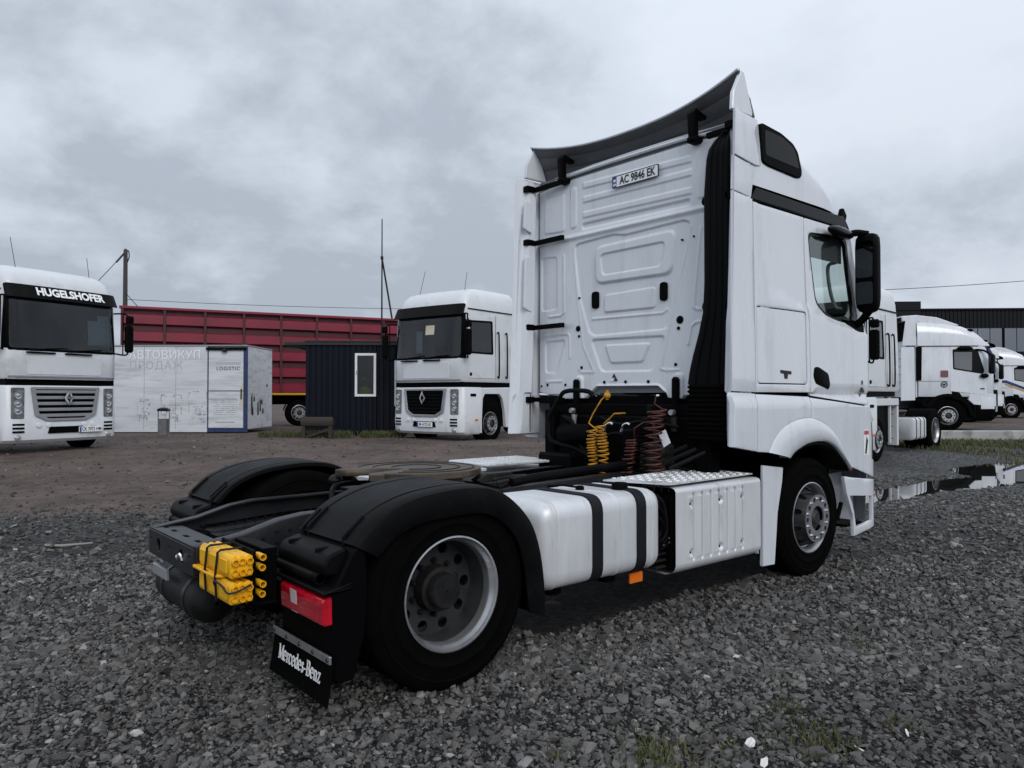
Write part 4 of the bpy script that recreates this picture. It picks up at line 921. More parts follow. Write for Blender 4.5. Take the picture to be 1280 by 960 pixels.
# rear axle, springs
b = B(); b.lathe([(.07, -1.0), (.075, -.45), (.13, -.25), (.21, -.12), (.23, 0), (.21, .12), (.13, .25), (.075, .45), (.07, 1.0)], (0, 0, .497), 'y', 20); addp('rear_axle', b, 'dark_metal')
for s in (-1, 1):
    for x_ in (-.38, .38):
        b = B(); b.lathe([(.06, .12), (.12, .10), (.13, 0), (.12, -.08), (.08, -.12)], (x_, s * .52, .62), 'z', 16, True); addp('air_spring', b, 'rubber')
for s in (-1, 1):
    wheel(T, 0, s, s * 1.215, 'rear'); wheel(T, 0, -s, s * .57, 'rear')
    wheel(T, 3.76, s, s * 1.195, 'front', rim_m='silver', hub_m='silver', s=1)
b = B(); b.lathe([(.06, -1.0), (.06, 1.0)], (3.76, 0, .45), 'y', 12); addp('front_axle', b, 'dark_metal')
# ---- rear mudguards
ARC = smooth_open([(-.600, .830), (-.50, .925), (-.40, .982), (-.26, 1.028), (-.1, 1.050), (.06, 1.057), (.22, 1.042), (.34, .995), (.45, .915), (.545, .800), (.605, .64), (.635, .45), (.645, .26)], 3)
for s in (-1, 1):
    b = B(); rings = []
    for x_, z_ in ARC:
        dx_, dz_ = x_, z_ - .5; L_ = math.hypot(dx_, dz_); u = (dx_ / L_, dz_ / L_); ring = []
        for y_, o_ in ((.64, -.03), (.642, -.006), (.655, 0), (.735, 0), (.742, -.008), (.752, -.008), (.76, 0), (1.115, 0), (1.122, -.009), (1.134, -.009), (1.142, 0), (1.215, -.004), (1.240, -.014), (1.250, -.034), (1.252, -.080), (1.252, -.135), (1.244, -.150), (1.232, -.150), (1.228, -.045), (.66, -.03)):
            ring.append((x_ + u[0] * o_, s * y_, z_ + u[1] * o_))
        rings.append(ring)
    b.loft(rings, cap=True); mg = addp('rear_mudguard', b, 'plastic', ang=30)
    # clips on the edge
    for x_, y_ in ((-.545, .748), (-.545, 1.128), (-.56, .70)):
        z_ = float(np.interp(x_, [p[0] for p in ARC], [p[1] for p in ARC])); b = B(); b.box((x_ - .05, s * (y_ - .012), z_ - .045), (x_ + .06, s * (y_ + .012), z_ + .018), .005); b.v = [(p[0], p[1], p[2] + (p[0] - x_) * .85) for p in b.v]; obj('mudguard_clip', b, 'plastic', mg)
    # outer wall round the wheel and tail section
    b = B(); outer = [(x_ * .985, .5 + (z_ - .5) * .985 - .03) for x_, z_ in ARC]; inner = [(.555 * math.cos(a), .5 + .545 * math.sin(a)) for a in [R(150) - R(180) * k / 20 for k in range(21)]]
    b.prism(rounded([(-.60, .80), (-.53, .86), (-.515, .60), (-.53, .40), (-.585, .20), (-.69, .20), (-.70, .62)], .02), 'y', s * 1.238, s * .66); obj('mudguard_tail', b, 'black', mg, bevel=.012)
    # valve box behind the arch
    b = B(); b.prism(rounded([(-.60, .815), (-.70, .785), (-.725, .735), (-.715, .69), (-.60, .68)], .02), 'y', s * 1.19, s * .665); vb = obj('tail_cover', b, 'plastic', mg, bevel=.012)
    for y_ in (.76, 1.06):
        b = B(); b.box((-.700, s * (y_ - .016), .770), (-.63, s * (y_ + .016), .806), .006); obj('cover_clip', b, 'plastic', vb)
    b = B(); b.tube([(-.715, s * .68, .672), (-.715, s * 1.14, .672)], .028, 12); obj('cover_tube', b, 'plastic', vb)
    b = B(); b.lathe([(.002, .0), (.02, 0), (.03, .006), (.030, .05)], (-.715, s * 1.14 - (.05 if s > 0 else 0), .672), 'y', 12); obj('tube_cap', b, 'black', vb)
    b = B(); b.prism(rounded([(-.60, .660), (-.74, .632), (-.752, .618), (-.60, .622)], .006), 'y', s * 1.245, s * .60); obj('lamp_shelf', b, 'plastic', mg, bevel=.008)
    # tail lamp
    if s < 0: y0, y1 = -.762, -1.225
    else: y0, y1 = .762, 1.225
    b = B(); b.prism(rounded([(-.66, .475), (-.66, .605), (-.735, .600), (-.748, .585), (-.742, .480), (-.73, .470)], .012), 'y', y0, y1); tl = addp('tail_lamp', b, 'red_lens', bevel=.006)
    b = B(); b.prism([(-.739, .478), (-.749, .588), (-.7505, .588), (-.7405, .478)], 'y', y0 + .26 * (y1 - y0), y0 + .41 * (y1 - y0)); obj('reversing_lens', b, 'white_lens', tl)
    for f0, f1 in ((.06, .25), (.44, .66), (.68, .97)):
        b = B(); b.prism([(-.7385, .480), (-.7465, .562), (-.748, .562), (-.740, .480)], 'y', y0 + f0 * (y1 - y0), y0 + f1 * (y1 - y0)); obj('lens_segment', b, 'red_dark' if f0 != .06 else 'red_lens', tl)
    # mud flap
    ya, yb = (-.60, -1.245) if s < 0 else (.60, 1.245)
    b = B(); nfl = 8; rings = []
    for k in range(nfl + 1):
        z_ = .335 - .225 * k / nfl; xo = -.705 - .03 * (k / nfl) ** 1.5
        rings.append([(xo, ya, z_), (xo - .003 + .010 * math.sin(2.2), (ya + yb) / 2, z_), (xo, yb, z_), (xo + .008, yb, z_), (xo + .008, ya, z_)])
    b.loft(rings, cap=True); fp = addp('mud_flap', b, 'rubber' if s > 0 else 'rubber')
    b = B(); b.box((-.718, ya - .002, .298), (-.706, yb + .002, .336), .003); fb = obj('flap_bar', b, 'silver', fp)
    b = B()
    for k in range(5):
        b.lathe([(.001, -.006), (.009, -.005), (.011, 0)], (-.718, ya + (yb - ya) * (.04 + .92 * k / 4), .317), 'x', 8)
    obj('bar_rivets', b, 'ink', fb)
    rt_ = (0, -1, 0)
    P_, wt = serif_text('Mercedes-Benz', .098); kx = .47 / wt; b = B(); sg = -1
    for q in P_:
        pts_ = [(-.7235 + .11 * (p[1] - .055), (ya + yb) / 2 - .01 - (p[0] * kx - .235), .196 + p[1]) for p in q]
        b.add(pts_ + [(p[0] + .003, p[1], p[2]) for p in pts_], [(0, 1, 2, 3), (4, 5, 6, 7), (0, 1, 5, 4), (1, 2, 6, 5), (2, 3, 7, 6), (3, 0, 4, 7)])
    obj('flap_lettering', b, 'plate_white', fp, weld=False)
# spare air tank under the frame end
b = B(); b.lathe([(.01, -.40), (.06, -.395), (.10, -.375), (.122, -.34), (.125, -.30), (.125, .30), (.122, .34), (.10, .375), (.06, .395), (.01, .40)], (-.86, .22, .385), 'y', 28); at_ = addp('air_tank', b, 'dark_metal', ang=40)
for y_ in (.02, .42):
    b = B(); b.lathe([(.126, -.02), (.131, -.018), (.131, .018), (.126, .02)], (-.86, y_, .385), 'y', 28); obj('tank_strap', b, 'frame', at_)
    b = B(); b.box((-.92, y_ - .02, .48), (-.80, y_ + .02, .62), .004); obj('tank_bracket', b, 'frame', at_)
# ---- right fuel tank
def rbox_ring(x, y0, y1, z0, z1, r_, sh=0): return [(x, y_, z_) for y_, z_ in rounded(rect(y0 + sh, z0 + sh, y1 - sh, z1 - sh), r_, 6)]
b = B(); rings = [rbox_ring(x_, -1.185, -.56, .365, .90, .11 - sh * .4, sh) for x_, sh in ((.655, .10), (.662, .07), (.68, .035), (.71, .012), (.745, .0), (1.70, 0), (1.735, .012), (1.76, .035), (1.775, .07), (1.78, .10))]
b.loft(rings, cap=True); ft = addp('fuel_tank', b, 'alu_tank', ang=50)
for x_ in (1.125, 1.545):
    b = B(); rings = [rbox_ring(x_ + d_, -1.185 - o_, -.56, .365 - o_, .90 + o_, .115) for d_, o_ in ((-.048, .001), (-.044, .008), (.044, .008), (.048, .001))]; b.loft(rings, cap=True); obj('tank_strap', b, 'strap', ft, ang=30)
for x_ in (.775, 1.325, 1.665):
    b = B(); rings = [rbox_ring(x_ + d_, -1.185 - o_, -.56, .365 - o_, .90 + o_, .11) for d_, o_ in ((-.006, .0), (-.003, .003), (.003, .003), (.006, .0))]; b.loft(rings); obj('weld_seam', b, 'alu_tank', ft)
b = B(); b.lathe([(.055, -.02), (.055, .03), (.048, .042), (.001, .045)], (1.52, -1.02, .905), 'z', 20); obj('fuel_cap', b, 'black', ft)
b = B(); b.lathe([(.03, -.01), (.03, .015), (.022, .022), (.001, .024)], (1.30, -.86, .905), 'z', 14); b.tube([(1.30, -.86, .915), (1.22, -.78, .93), (1.15, -.7, .92)], .008, 6); obj('fuel_sender', b, 'black', ft)
b = B(); b.box((1.53, -1.105, .275), (1.66, -1.085, .345), .006); addp('side_reflector', b, 'orange')
for x_ in (.9, 1.4):
    b = B(); b.box((x_ - .05, -1.05, .30), (x_ + .05, -.42, .36), .01); addp('tank_bearer', b, 'black')
# ---- battery / exhaust box
b = B()
xs = np.linspace(1.885, 2.955, 360); pz = [(.905, -.80), (.905, -1.17), (.900, -1.187), (.890, -1.198), (.875, -1.204), (.80, -1.206), (.60, -1.206), (.45, -1.206), (.375, -1.204), (.345, -1.196), (.325, -1.18), (.28, -1.12), (.28, -.80)]
zs2 = np.concatenate([np.linspace(.865, .36, 60)])
prof = [(.87, -.80), (.895, -1.14), (.893, -1.175), (.883, -1.198)] + [(float(z_), -1.206) for z_ in zs2] + [(.335, -1.198), (.305, -1.170), (.29, -1.12), (.29, -.80)]
Pz = np.array([p[0] for p in prof]); Py = np.array([p[1] for p in prof]); Xg, K = np.meshgrid(xs, np.arange(len(prof))); Zg = Pz[K]; Yg = Py[K].copy()
mid = (K >= 4) & (K < 4 + len(zs2))
hb = np.zeros(Xg.shape)
for k in range(7):
    x0 = 2.09 + k * .103
    poly = [(x0 - .003, .835), (x0 + .003, .835), (x0 + .003, .385), (x0 - .003, .385)]
    d_ = poly_dist(Xg, Zg, poly); d_ = np.where(in_poly(Xg, Zg, poly), 0, d_); hb += -.032 * np.exp(-(d_ / .0075) ** 4); hb += .006 * np.clip(1 - (x0 - Xg) / .09, 0, 1) * ((Xg < x0) & (Xg > x0 - .09) & (Zg < .83) & (Zg > .39))
for x_, z_ in ((2.065, .77), (2.065, .43), (2.42, .77), (2.42, .43), (2.70, .77), (2.70, .43)):
    d_ = np.hypot(Xg - x_, Zg - z_); hb += -.016 * (1 - sstep(.014, .030, d_))
Yg = np.where(mid, Yg - hb, Yg)
# the rear lower corner sits a little lower
idx = np.arange(Xg.size).reshape(Xg.shape); F = np.stack([idx[:-1, :-1], idx[:-1, 1:], idx[1:, 1:], idx[1:, :-1]], -1).reshape(-1, 4)
bx_ = link('equipment_box_cover', np_mesh('equipment_box_cover', np.stack([Xg, Yg, Zg], -1).reshape(-1, 3), F), 'alu', T)
b = B()
for x_, z_ in ((2.065, .77), (2.065, .43), (2.42, .77), (2.42, .43), (2.70, .77), (2.70, .43)): b.lathe([(.001, -.004), (.009, -.004), (.010, .002)], (x_, -1.192, z_), 'y', 8)
obj('cover_screws', b, 'dark_metal', bx_)
b = B(); b.prism([(-1.19, .30), (-1.19, .885), (-.62, .87), (-.62, .30)], 'x', 2.945, 2.95); obj('end_wall', b, 'alu', bx_)
b = B(); b.box((1.90, -1.17, .32), (2.93, -.5, .84), .02); addp('equipment_box', b, 'black')
b = B(); b.box((1.72, -1.08, .36), (1.90, -.55, .84), .02); addp('exhaust_end', b, 'dark_metal')
eg = B(); eg.lathe([(.12, -.02), (.11, -.03), (.10, -.03), (.09, 0), (.03, .0), (.001, -.01)], (1.80, -1.08, .66), 'y', 20); addp('exhaust_flange', eg, 'dark_metal')
for k in range(3):
    b = B(); b.tube(smooth_open([(1.80, -1.06, .84 - k * .06), (1.84, -1.13, .80 - k * .07), (1.86, -1.15, .62 - k * .05), (1.82, -1.14, .54 - k * .03), (1.78, -1.10, .52 - k * .04)], 5), .012, 8); addp('wiring_loom', b, 'black' if k else 'plastic')
for z_ in (.53, .50):
    b = B(); b.tube(smooth_open([(1.77, -1.10, z_), (1.82, -1.13, z_ - .005), (1.87, -1.14, z_ + .012), (1.92, -1.14, z_ + .01)], 4), .007, 6); addp('steel_pipe', b, 'silver')
for k in range(4):
    b = B(); b.box((1.775, -1.125, .34 + k * .045), (1.885, -1.085, .355 + k * .045), .003); addp('bracket_fin', b, 'dark_metal')
# tread plate on top
b = B(); b.plate([[(1.66, -.74), (2.60, -.62), (2.93, -.66), (2.925, -1.155), (1.872, -1.19), (1.84, -1.17)]], lambda u, v, w_: (u, v, .926 + w_ + .01 * (v + 1.2)), .010); tp = addp('tread_plate', b, 'alu_plate')
b = B()
for i in range(26):
    for j in range(12):
        x_ = 1.80 + i * .044 + (.022 if j % 2 else 0); y_ = -1.15 + j * .043
        if x_ > 2.88 or y_ > -.68 or (x_ < 1.90 and y_ < -1.0 - 0 * x_ and x_ < 1.87): continue
        if x_ < 1.70 + .20 * (-(y_) - .70) / .45 + .03: continue
        a = R(45 if (i + j) % 2 else -45); c, s_ = math.cos(a), math.sin(a); z_ = .9265 + .01 * (y_ + 1.2)
        q = [(-.016, -.004), (.016, -.004), (.016, .004), (-.016, .004)]
        vs_ = [(x_ + u * c - v * s_, y_ + u * s_ + v * c, z_ - .001) for u, v in q] + [(x_ + (u * c - v * s_) * .6, y_ + (u * s_ + v * c) * .6, z_ + .0035) for u, v in q]
        b.add(vs_, [(4, 5, 6, 7), (0, 1, 5, 4), (1, 2, 6, 5), (2, 3, 7, 6), (3, 0, 4, 7)])
obj('tread_pattern', b, 'alu_plate', tp, weld=False)['kind'] = 'stuff'
b = B()
for k in range(9): b.box((1.70 + k * .025, -.78 - k * .045, .86), (1.71 + k * .025, -.77 - k * .045, .915))
obj('plate_stud', b, 'dark_metal', tp)
# ---- mirrors
for s in (-1, 1):
    b = B(); rings = []
    for z_, k in ((2.285, .35), (2.30, .7), (2.34, .92), (2.42, 1), (2.88, 1), (2.96, .95), (2.995, .75), (3.005, .4)):
        cy = s * 1.345; hw = .094 * k; hx = .085 * k
        rings.append([(4.555 + hx * cx_, cy + hw * cy_, z_) for cx_, cy_ in ((-.8, -1), (-1, -.85), (-1, .85), (-.8, 1), (.3, 1), (.9, .6), (1, 0), (.9, -.6), (.3, -1))])
    b.loft(rings, cap=True); mi = addp('wing_mirror', b, 'black', ang=50)
    for z0, z1 in ((2.60, 2.93), (2.36, 2.56)):
        b = B(); b.prism(rounded(rect(s * 1.345 - .074, z0, s * 1.345 + .074, z1), .025), 'x', 4.463, 4.475); obj('mirror_glass', b, 'mirror_glass', mi)
    b = B(); b.tube(smooth_open([(4.42, s * 1.19, 2.99), (4.46, s * 1.27, 3.015), (4.53, s * 1.35, 3.0)], 4), .032, 8); obj('mirror_arm', b, 'black', mi); b = B(); b.tube(smooth_open([(4.56, s * 1.18, 2.17), (4.56, s * 1.26, 2.21), (4.55, s * 1.345, 2.30)], 4), .036, 8); obj('mirror_arm', b, 'black', mi)
    b = B(); b.prism(rounded([(4.30, 2.215), (4.70, 2.20), (4.70, 2.10), (4.62, 2.08), (4.40, 2.165)], .02), 'y', s * 1.235, s * 1.13); obj('mirror_base', b, 'black', mi, bevel=.008)
    b = B(); rings = []
    for t, r1, r2 in ((0, .02, .01), (.08, .05, .03), (.3, .075, .05), (.6, .08, .05), (.85, .06, .04), (1, .02, .015)):
        rings.append([(3.96 + .44 * t, s * (1.27) + r1 * .6 * math.cos(a), 2.985 - .01 * t + r2 * math.sin(a)) for a in [2 * math.pi * k / 12 for k in range(12)]])
    b.loft(rings, cap=True); obj('kerb_mirror', b, 'black_gloss', mi)

# ================================================================== WHEEL CHOCKS strapped behind the frame end
def hollow(b, c0, c1, r_, ri, n=12):
    P0, P1 = Vector(c0), Vector(c1); t = (P1 - P0).normalized(); a_ = t.orthogonal().normalized(); b_ = t.cross(a_)
    ring = lambda p, q: [p + (a_ * math.cos(2 * math.pi * k / n) + b_ * math.sin(2 * math.pi * k / n)) * q for k in range(n)]
    b.loft([ring(P1 - t * .10, ri), ring(P1, ri), ring(P1, r_), ring(P0, r_), ring(P0, ri * .2)])
def chock(z0, z1, label, x0=-1.035, x1=-.925, y0=-.43, y1=-.86, m='yellow', full=True):
    t = thing('wheel_chock', label, 'wheel chock', ((x0 + x1) / 2, (y0 + y1) / 2, z0), 0, 'wheel chocks on the frame end')
    ox, oy, oz = t.location
    L = lambda p: (p[0] - ox, p[1] - oy, p[2] - oz)
    def put(nm, b, mm, par=t, **k): b.v = [L(p) for p in b.v]; return obj(nm, b, mm, par, **k)
    h = z1 - z0
    if full:
        b = B(); n = 8; prof = [(x0, z0)]
        prof = [(x0 + .006, z0), (x1, z0 + .004), (x1, z1 - .010)]
        for k in range(9): prof.append((x1 - .004 - (x1 - x0 - .02) * k / 8, z1 - (.010 if k % 3 == 0 else 0)))
        prof += [(x0, z1 - .018), (x0, z0 + .01)]
        b.prism(prof, 'y', y0, y1); put('body', b, m, bevel=.004)
        for k in range(3):
            b = B(); b.box((x0 - .006, y0 - .015 - .14 * k, z0 + .2 * h), (x0 + .002, y0 - .115 - .14 * k, z0 + .8 * h), .003); put('rib', b, m)
    for i in range(3 if full else 1):
        for j in range(2):
            b = B(); x_ = x0 + .021 + i * .034; z_ = z0 + h * (.27 + .46 * j); hollow(b, (x_, y1 + .06, z_), (x_, y1 - (.014 if full else .0) - .008 * ((i + j) % 2), z_), .0165, .0125); put('tube_end', b, m, ang=50)
    return t, put
c1, put = chock(.545, .650, 'lower yellow plastic wheel chock strapped to the rear frame end')
c2, put = chock(.668, .775, 'upper yellow plastic wheel chock with handle flange on the rear frame end')
b = B(); b.plate([rounded([(-1.065, -.40), (-1.065, -.70), (-1.03, -.74), (-.94, -.74), (-.94, -.42)], .02), rounded(rect(-1.058, -.61, -1.04, -.53), .005)[::-1]], lambda u, v, w_: (u, v, .667 + w_), .014); put('handle_flange', b, 'yellow', c2, bevel=.003)
for y_ in (-.56, -.71):
    b = B(); b.tube([(-1.045, y_, .54), (-1.052, y_, .66), (-1.044, y_ - .01, .775), (-1.03, y_ - .012, .785), (-.93, y_ - .012, .784), (-.918, y_, .70), (-.918, y_, .54)], .006, 6); put('strap', b, 'strap', c2)
b = B(); b.tube(smooth_open([(-1.045, -.70, .60), (-1.06, -.72, .64), (-1.05, -.80, .63), (-1.05, -.88, .61), (-1.0, -.90, .62), (-.95, -.90, .64)], 4), .005, 6); put('tie_wire', b, 'ink', c2)
chock(.55, .655, 'dark lower chock end with yellow rimmed tubes beside the tail lamp', x0=-.905, x1=-.865, y0=-.60, y1=-.875, m='yellow', full=False)
chock(.675, .785, 'dark upper chock end with yellow rimmed tubes beside the tail lamp', x0=-.905, x1=-.865, y0=-.60, y1=-.875, m='yellow', full=False)
b = B(); b.box((-.922, -.42, .52), (-.91, -.86, .79), .003); b.box((-.922, -.42, .52), (-.80, -.86, .535), .003); b.box((-.85, -.42, .52), (-.78, -.80, .78), .004); addp('chock_holder', b, 'black')

# ================================================================== helpers for the other trucks
def bend(name, loops, mp, m, parent, thick=.012, bevel=.004, step=.12, axes=(0,)):
    """plate with outline (u, v); mp(u, v, w) places it after it was cut finely along u (and v)"""
    b = B(); b.plate(loops, lambda u, v, w_: (u, v, w_), thick)
    me = bpy.data.meshes.new(name); bm = bmesh.new(); V_ = [bm.verts.new(p) for p in b.v]
    for f in b.f:
        try: bm.faces.new([V_[i] for i in f])
        except ValueError: pass
    bmesh.ops.remove_doubles(bm, verts=bm.verts, dist=1e-5); bmesh.ops.recalc_face_normals(bm, faces=bm.faces)
    if bevel:
        es = [e_ for e_ in bm.edges if len(e_.link_faces) == 2 and e_.calc_face_angle(0) > R(60) and abs(e_.verts[0].co.z) < 1e-6 and abs(e_.verts[1].co.z) < 1e-6]
        bmesh.ops.bevel(bm, geom=es, offset=bevel, segments=1, affect='EDGES', profile=0.5)
    for ax in axes:
        c = [v.co[ax] for v in bm.verts]; k = min(c) + step
        while k < max(c) - .01:
            co = [0, 0, 0]; no = [0, 0, 0]; co[ax] = k; no[ax] = 1
            bmesh.ops.bisect_plane(bm, geom=bm.verts[:] + bm.edges[:] + bm.faces[:], plane_co=co, plane_no=no); k += step
    for v in bm.verts: v.co = Vector(mp(v.co.x, v.co.y, v.co.z))
    bmesh.ops.recalc_face_normals(bm, faces=bm.faces); bm.to_mesh(me); bm.free()
    for p in me.polygons: p.use_smooth = True
    me.set_sharp_from_angle(angle=R(35)); return link(name, me, m, parent)
def heading(vl, vd):
    p = RT * vl + FW * vd; return math.atan2(p.y, p.x)
def fx(y, z=0):
    q = abs(y); x = -.06 * (q / 1.2) ** 2
    if q > 1.02: x -= .22 - .22 * math.sqrt(max(0, 1 - ((q - 1.02) / .235) ** 2))
    return x
def shell(name, levels, length, m, parent, W_=1.24):
    """closed cab body: plan with rounded front, lofted through (z, inset, front_shift, rear_shift)"""
    ys = np.concatenate([np.linspace(-1.24, -1.0, 7), np.linspace(-.8, .8, 5), np.linspace(1.0, 1.24, 7)])
    rings = []
    for z_, ins, fs, rs in levels:
        k = (W_ - ins) / 1.24; ring = [(fx(y_) + fs, y_ * k, z_) for y_ in ys]
        ring += [(-length + rs, ring[-1][1], z_), (-length + rs, ring[0][1], z_)]
        rings.append(ring)
    b = B(); b.loft(rings, cap=True); return obj(name, b, m, parent, ang=40)
def diamond(name, parent, x, z, s, m='chrome'):
    b = B(); o_ = [(0, 1), (.62, 0), (0, -1), (-.62, 0)]; i_ = [(0, .58), (.36, 0), (0, -.58), (-.36, 0)]
    b.plate([[(p[0] * s, z + p[1] * s) for p in o_], [(p[0] * s, z + p[1] * s) for p in i_][::-1]], lambda u, v, w_: (x + w_ + .02 * (1 - min(1, abs(u) / (.62 * s))), u, v), .02); return obj(name, b, m, parent)
def chassis(t, rear_x, front_x, tank=True, ws=1.0):
    for s in (-1, 1):
        b = B(); b.box((rear_x - .8, s * .34, .72), (front_x, s * .42, .98), .01); obj('frame_rail', b, 'frame', t)
        b = B(); b.lathe([(.53, -.32), (.55, -.30), (.55, .30), (.53, .32)], (0, 0, 0), 'y', 24)
        if tank:
            b = B(); rings = [rbox_ring(x_, .62, 1.19, .36, .92, .1, sh) for x_, sh in ((rear_x + .70, .05), (rear_x + .73, 0), (rear_x + 1.68, 0), (rear_x + 1.71, .05))]
            if s < 0: rings = [[(p[0], -p[1], p[2]) for p in r_] for r_ in rings]
            b.loft(rings, cap=True); ft_ = obj('fuel_tank', b, 'alu_tank', t)
            for k in range(3):
                x_ = rear_x + .88 + k * .32; rings = [rbox_ring(x_ + d_, .62, 1.196, .354, .926, .1) for d_ in (-.022, .022)]
                if s < 0: rings = [[(p[0], -p[1], p[2]) for p in r_] for r_ in rings]
                b = B(); b.loft(rings, cap=True); obj('tank_strap', b, 'strap', ft_)
        wheel(t, rear_x, s, s * 1.215, 'rear', z=.497 * ws, s=ws); wheel(t, rear_x, -s, s * .57, 'rear', z=.497 * ws, s=ws)
        b = B(); b.box((rear_x - .05, s * .3, .45), (rear_x + .05, s * 1.0, .55)); obj('axle', b, 'dark_metal', t)
    b = B(); b.box((rear_x - .3, -.45, 1.0), (rear_x + .5, .45, 1.08), .02); obj('fifth_wheel', b, 'fifth', t)

def magnum(label, loc, hd, visor_text=None, grille='light', plate='AA 1234 BB', chassis_on=True, paper=False, ladder=False):
    ax_ = -.85 if ladder else -1.18
    t = thing('tractor_truck', label, 'truck', loc, hd, 'tall box cab tractors in the yard')
    F_ = lambda off: (lambda u, v, w_: (fx(u) + off + w_, u, v))
    # upper cab and roof
    shell('cab', [(1.56, .02, -.02, 0), (1.60, 0, 0, 0), (2.15, 0, 0, 0), (2.2, .004, -.01, 0)], 2.25, 'white_old', t)
    shell('cab_header', [(3.255, .034, -.10, 0), (3.30, .035, -.10, 0), (3.45, .05, -.12, 0)], 2.25, 'white_old', t)
    b = B(); b.box((-2.25, -1.2, 2.19), (-2.21, 1.2, 3.26)); obj('rear_wall', b, 'white_old', t)
    b = B(); b.box((-1.75, -1.18, 2.2), (-1.72, 1.18, 3.16)); obj('bunk_curtain', b, 'interior', t)
    b = B(); b.prism([(-.62, 2.2), (-.60, 2.28), (-.30, 2.34), (-.12, 2.24), (-.12, 2.2)], 'y', -1.05, 1.05); obj('dashboard', b, 'interior', t)
    for s in (-1, 1):
        b = B(); b.box((-1.45, s * .42, 2.2), (-1.25, s * .9, 2.72), .06); b.box((-1.42, s * .54, 2.74), (-1.30, s * .78, 2.94), .05); obj('seat', b, 'seat_cloth', t)
    b = B(); b.tube([(-.72 + .06 * math.cos(a), .66 + .2 * math.sin(a), 2.42 + .14 * math.cos(a)) for a in [2 * math.pi * k / 20 for k in range(20)]], .016, 6, True); obj('steering_wheel', b, 'ink', t)
    b = B(); b.box((-.34, -.9, 2.92), (-.33, .9, 3.14)); obj('sun_blind', b, 'interior', t)
    shell('roof', [(3.45, .050, -.12, .0), (3.60, .06, -.16, 0), (3.76, .09, -.24, .0), (3.89, .15, -.40, .02), (3.96, .22, -.62, .03), (3.99, .34, -.90, .05)], 2.25, 'white_old', t)
    # windscreen
    ws = [(-1.14, 2.20), (1.14, 2.20), (1.11, 3.26), (-1.11, 3.26)]
    fxz = lambda u, v: fx(u) - .10 * max(0, v - 2.2) / 1.1
    bend('windscreen_frame', [rounded([(-1.235, 2.15), (1.235, 2.15), (1.225, 3.30), (-1.225, 3.30)], .03), rounded([(-1.13, 2.215), (1.13, 2.215), (1.10, 3.24), (-1.10, 3.24)], .06)[::-1]], lambda u, v, w_: (fxz(u, v) + .006 + w_, u, v), 'black', t)
    wsn = bend('windscreen', [rounded(ws, .07)], lambda u, v, w_: (fxz(u, v) + .012 + w_, u, v), 'glass_mid', t, .004, bevel=0)
    for y_ in (-.55, .25):
        b = B(); b.tube([(fx(y_) + .03, y_ - .25, 2.16), (fx(y_) + .035, y_ + .05, 2.20), (fx(y_) + .03, y_ + .55, 2.235)], .012, 6); b.box((fx(y_) + .01, y_ - .30, 2.10), (fx(y_) + .05, y_ + .3, 2.135), .008); obj('wiper', b, 'black', t)
    if paper:
        bend('paper_sheet', [rect(-.02, 2.78, .28, 3.02)], lambda u, v, w_: (fxz(u, v) + .016 + w_, u, v), 'paper', t, .002, 0)
    vz = lambda v: -.10 * (v - 2.2) / 1.1 + .16 * (3.6 - v) / .5 * 0
    vs_ = bend('sun_visor', [rounded([(-1.215, 3.24), (1.215, 3.24), (1.20, 3.53), (-1.20, 3.53)], .05)], lambda u, v, w_: (fx(u * .985) + .09 - .28 * max(0, v - 3.2) / .3 * .55 + w_, u, v), 'plastic', t, .03)
    if visor_text:
        me = text_mesh(visor_text, .225, bold=.009, sx=.98); M = []
        for v in me.vertices:
            y_, z_ = v.co.x + .10, v.co.y + 3.395; v.co = Vector((fx(y_) + .102 - .28 * max(0, z_ - 3.2) / .3 * .55 + v.co.z, y_, z_))
        link('visor_lettering', me, 'plate_white', vs_)
    # front panel below the screen
    bend('front_flap', [rounded([(-.80, 1.66), (.80, 1.66), (.80, 2.06), (-.80, 2.06)], .03)], F_(.010), 'white_old', t)
    bend('front_ledge', [rect(-1.15, 1.60, 1.15, 1.635)], F_(.022), 'grille_grey', t, .03)
    b = B(); b.box((-2.2, -1.17, 1.44), (-.12, 1.17, 1.57)); obj('cab_gap', b, 'black', t)
    # lower body: bumper with corners
    shell('bumper', [(.24, .05, -.05, 0), (.30, .01, .01, 0), (.62, 0, .03, 0), (.66, 0, .015, 0), (1.38, .0, .0, 0), (1.43, .02, -.02, 0)], .78, 'white_old', t)
    gl = 'grille_grey' if grille == 'light' else 'silver'
    gp = rounded([(-.74, 1.40), (.74, 1.40), (.66, .80), (.42, .68), (-.42, .68), (-.66, .80)], .03)
    gi = rounded([(-.66, 1.35), (.66, 1.35), (.58, .84), (.38, .735), (-.38, .735), (-.58, .84)], .03)
    bend('grille_frame', [gp, gi[::-1]], F_(.045), gl, t, .05)
    bend('grille_back', [gi], F_(.014), 'black', t, .01, 0)
    for k in range(5 if grille == 'light' else 7):
        z_ = (1.30 - k * .125) if grille == 'light' else (1.31 - k * .085); hw = .66 - max(0, 1.30 - z_) * .16; hh = .033 if grille == 'light' else .014
        bend('grille_slat', [rect(-hw, z_ - hh, hw, z_ + hh)], F_(.034 + (.0 if k % 2 else .002)), 'grille_grey' if grille == 'light' else 'plastic', t, .02, .006)
    diamond('diamond_badge', t, .095, 1.17 if grille == 'light' else 1.16, .165)
    bend('lower_intake', [rounded([(-.40, .42), (.40, .42), (.36, .56), (-.36, .56)], .02)], F_(.036), 'black', t, .01, 0)
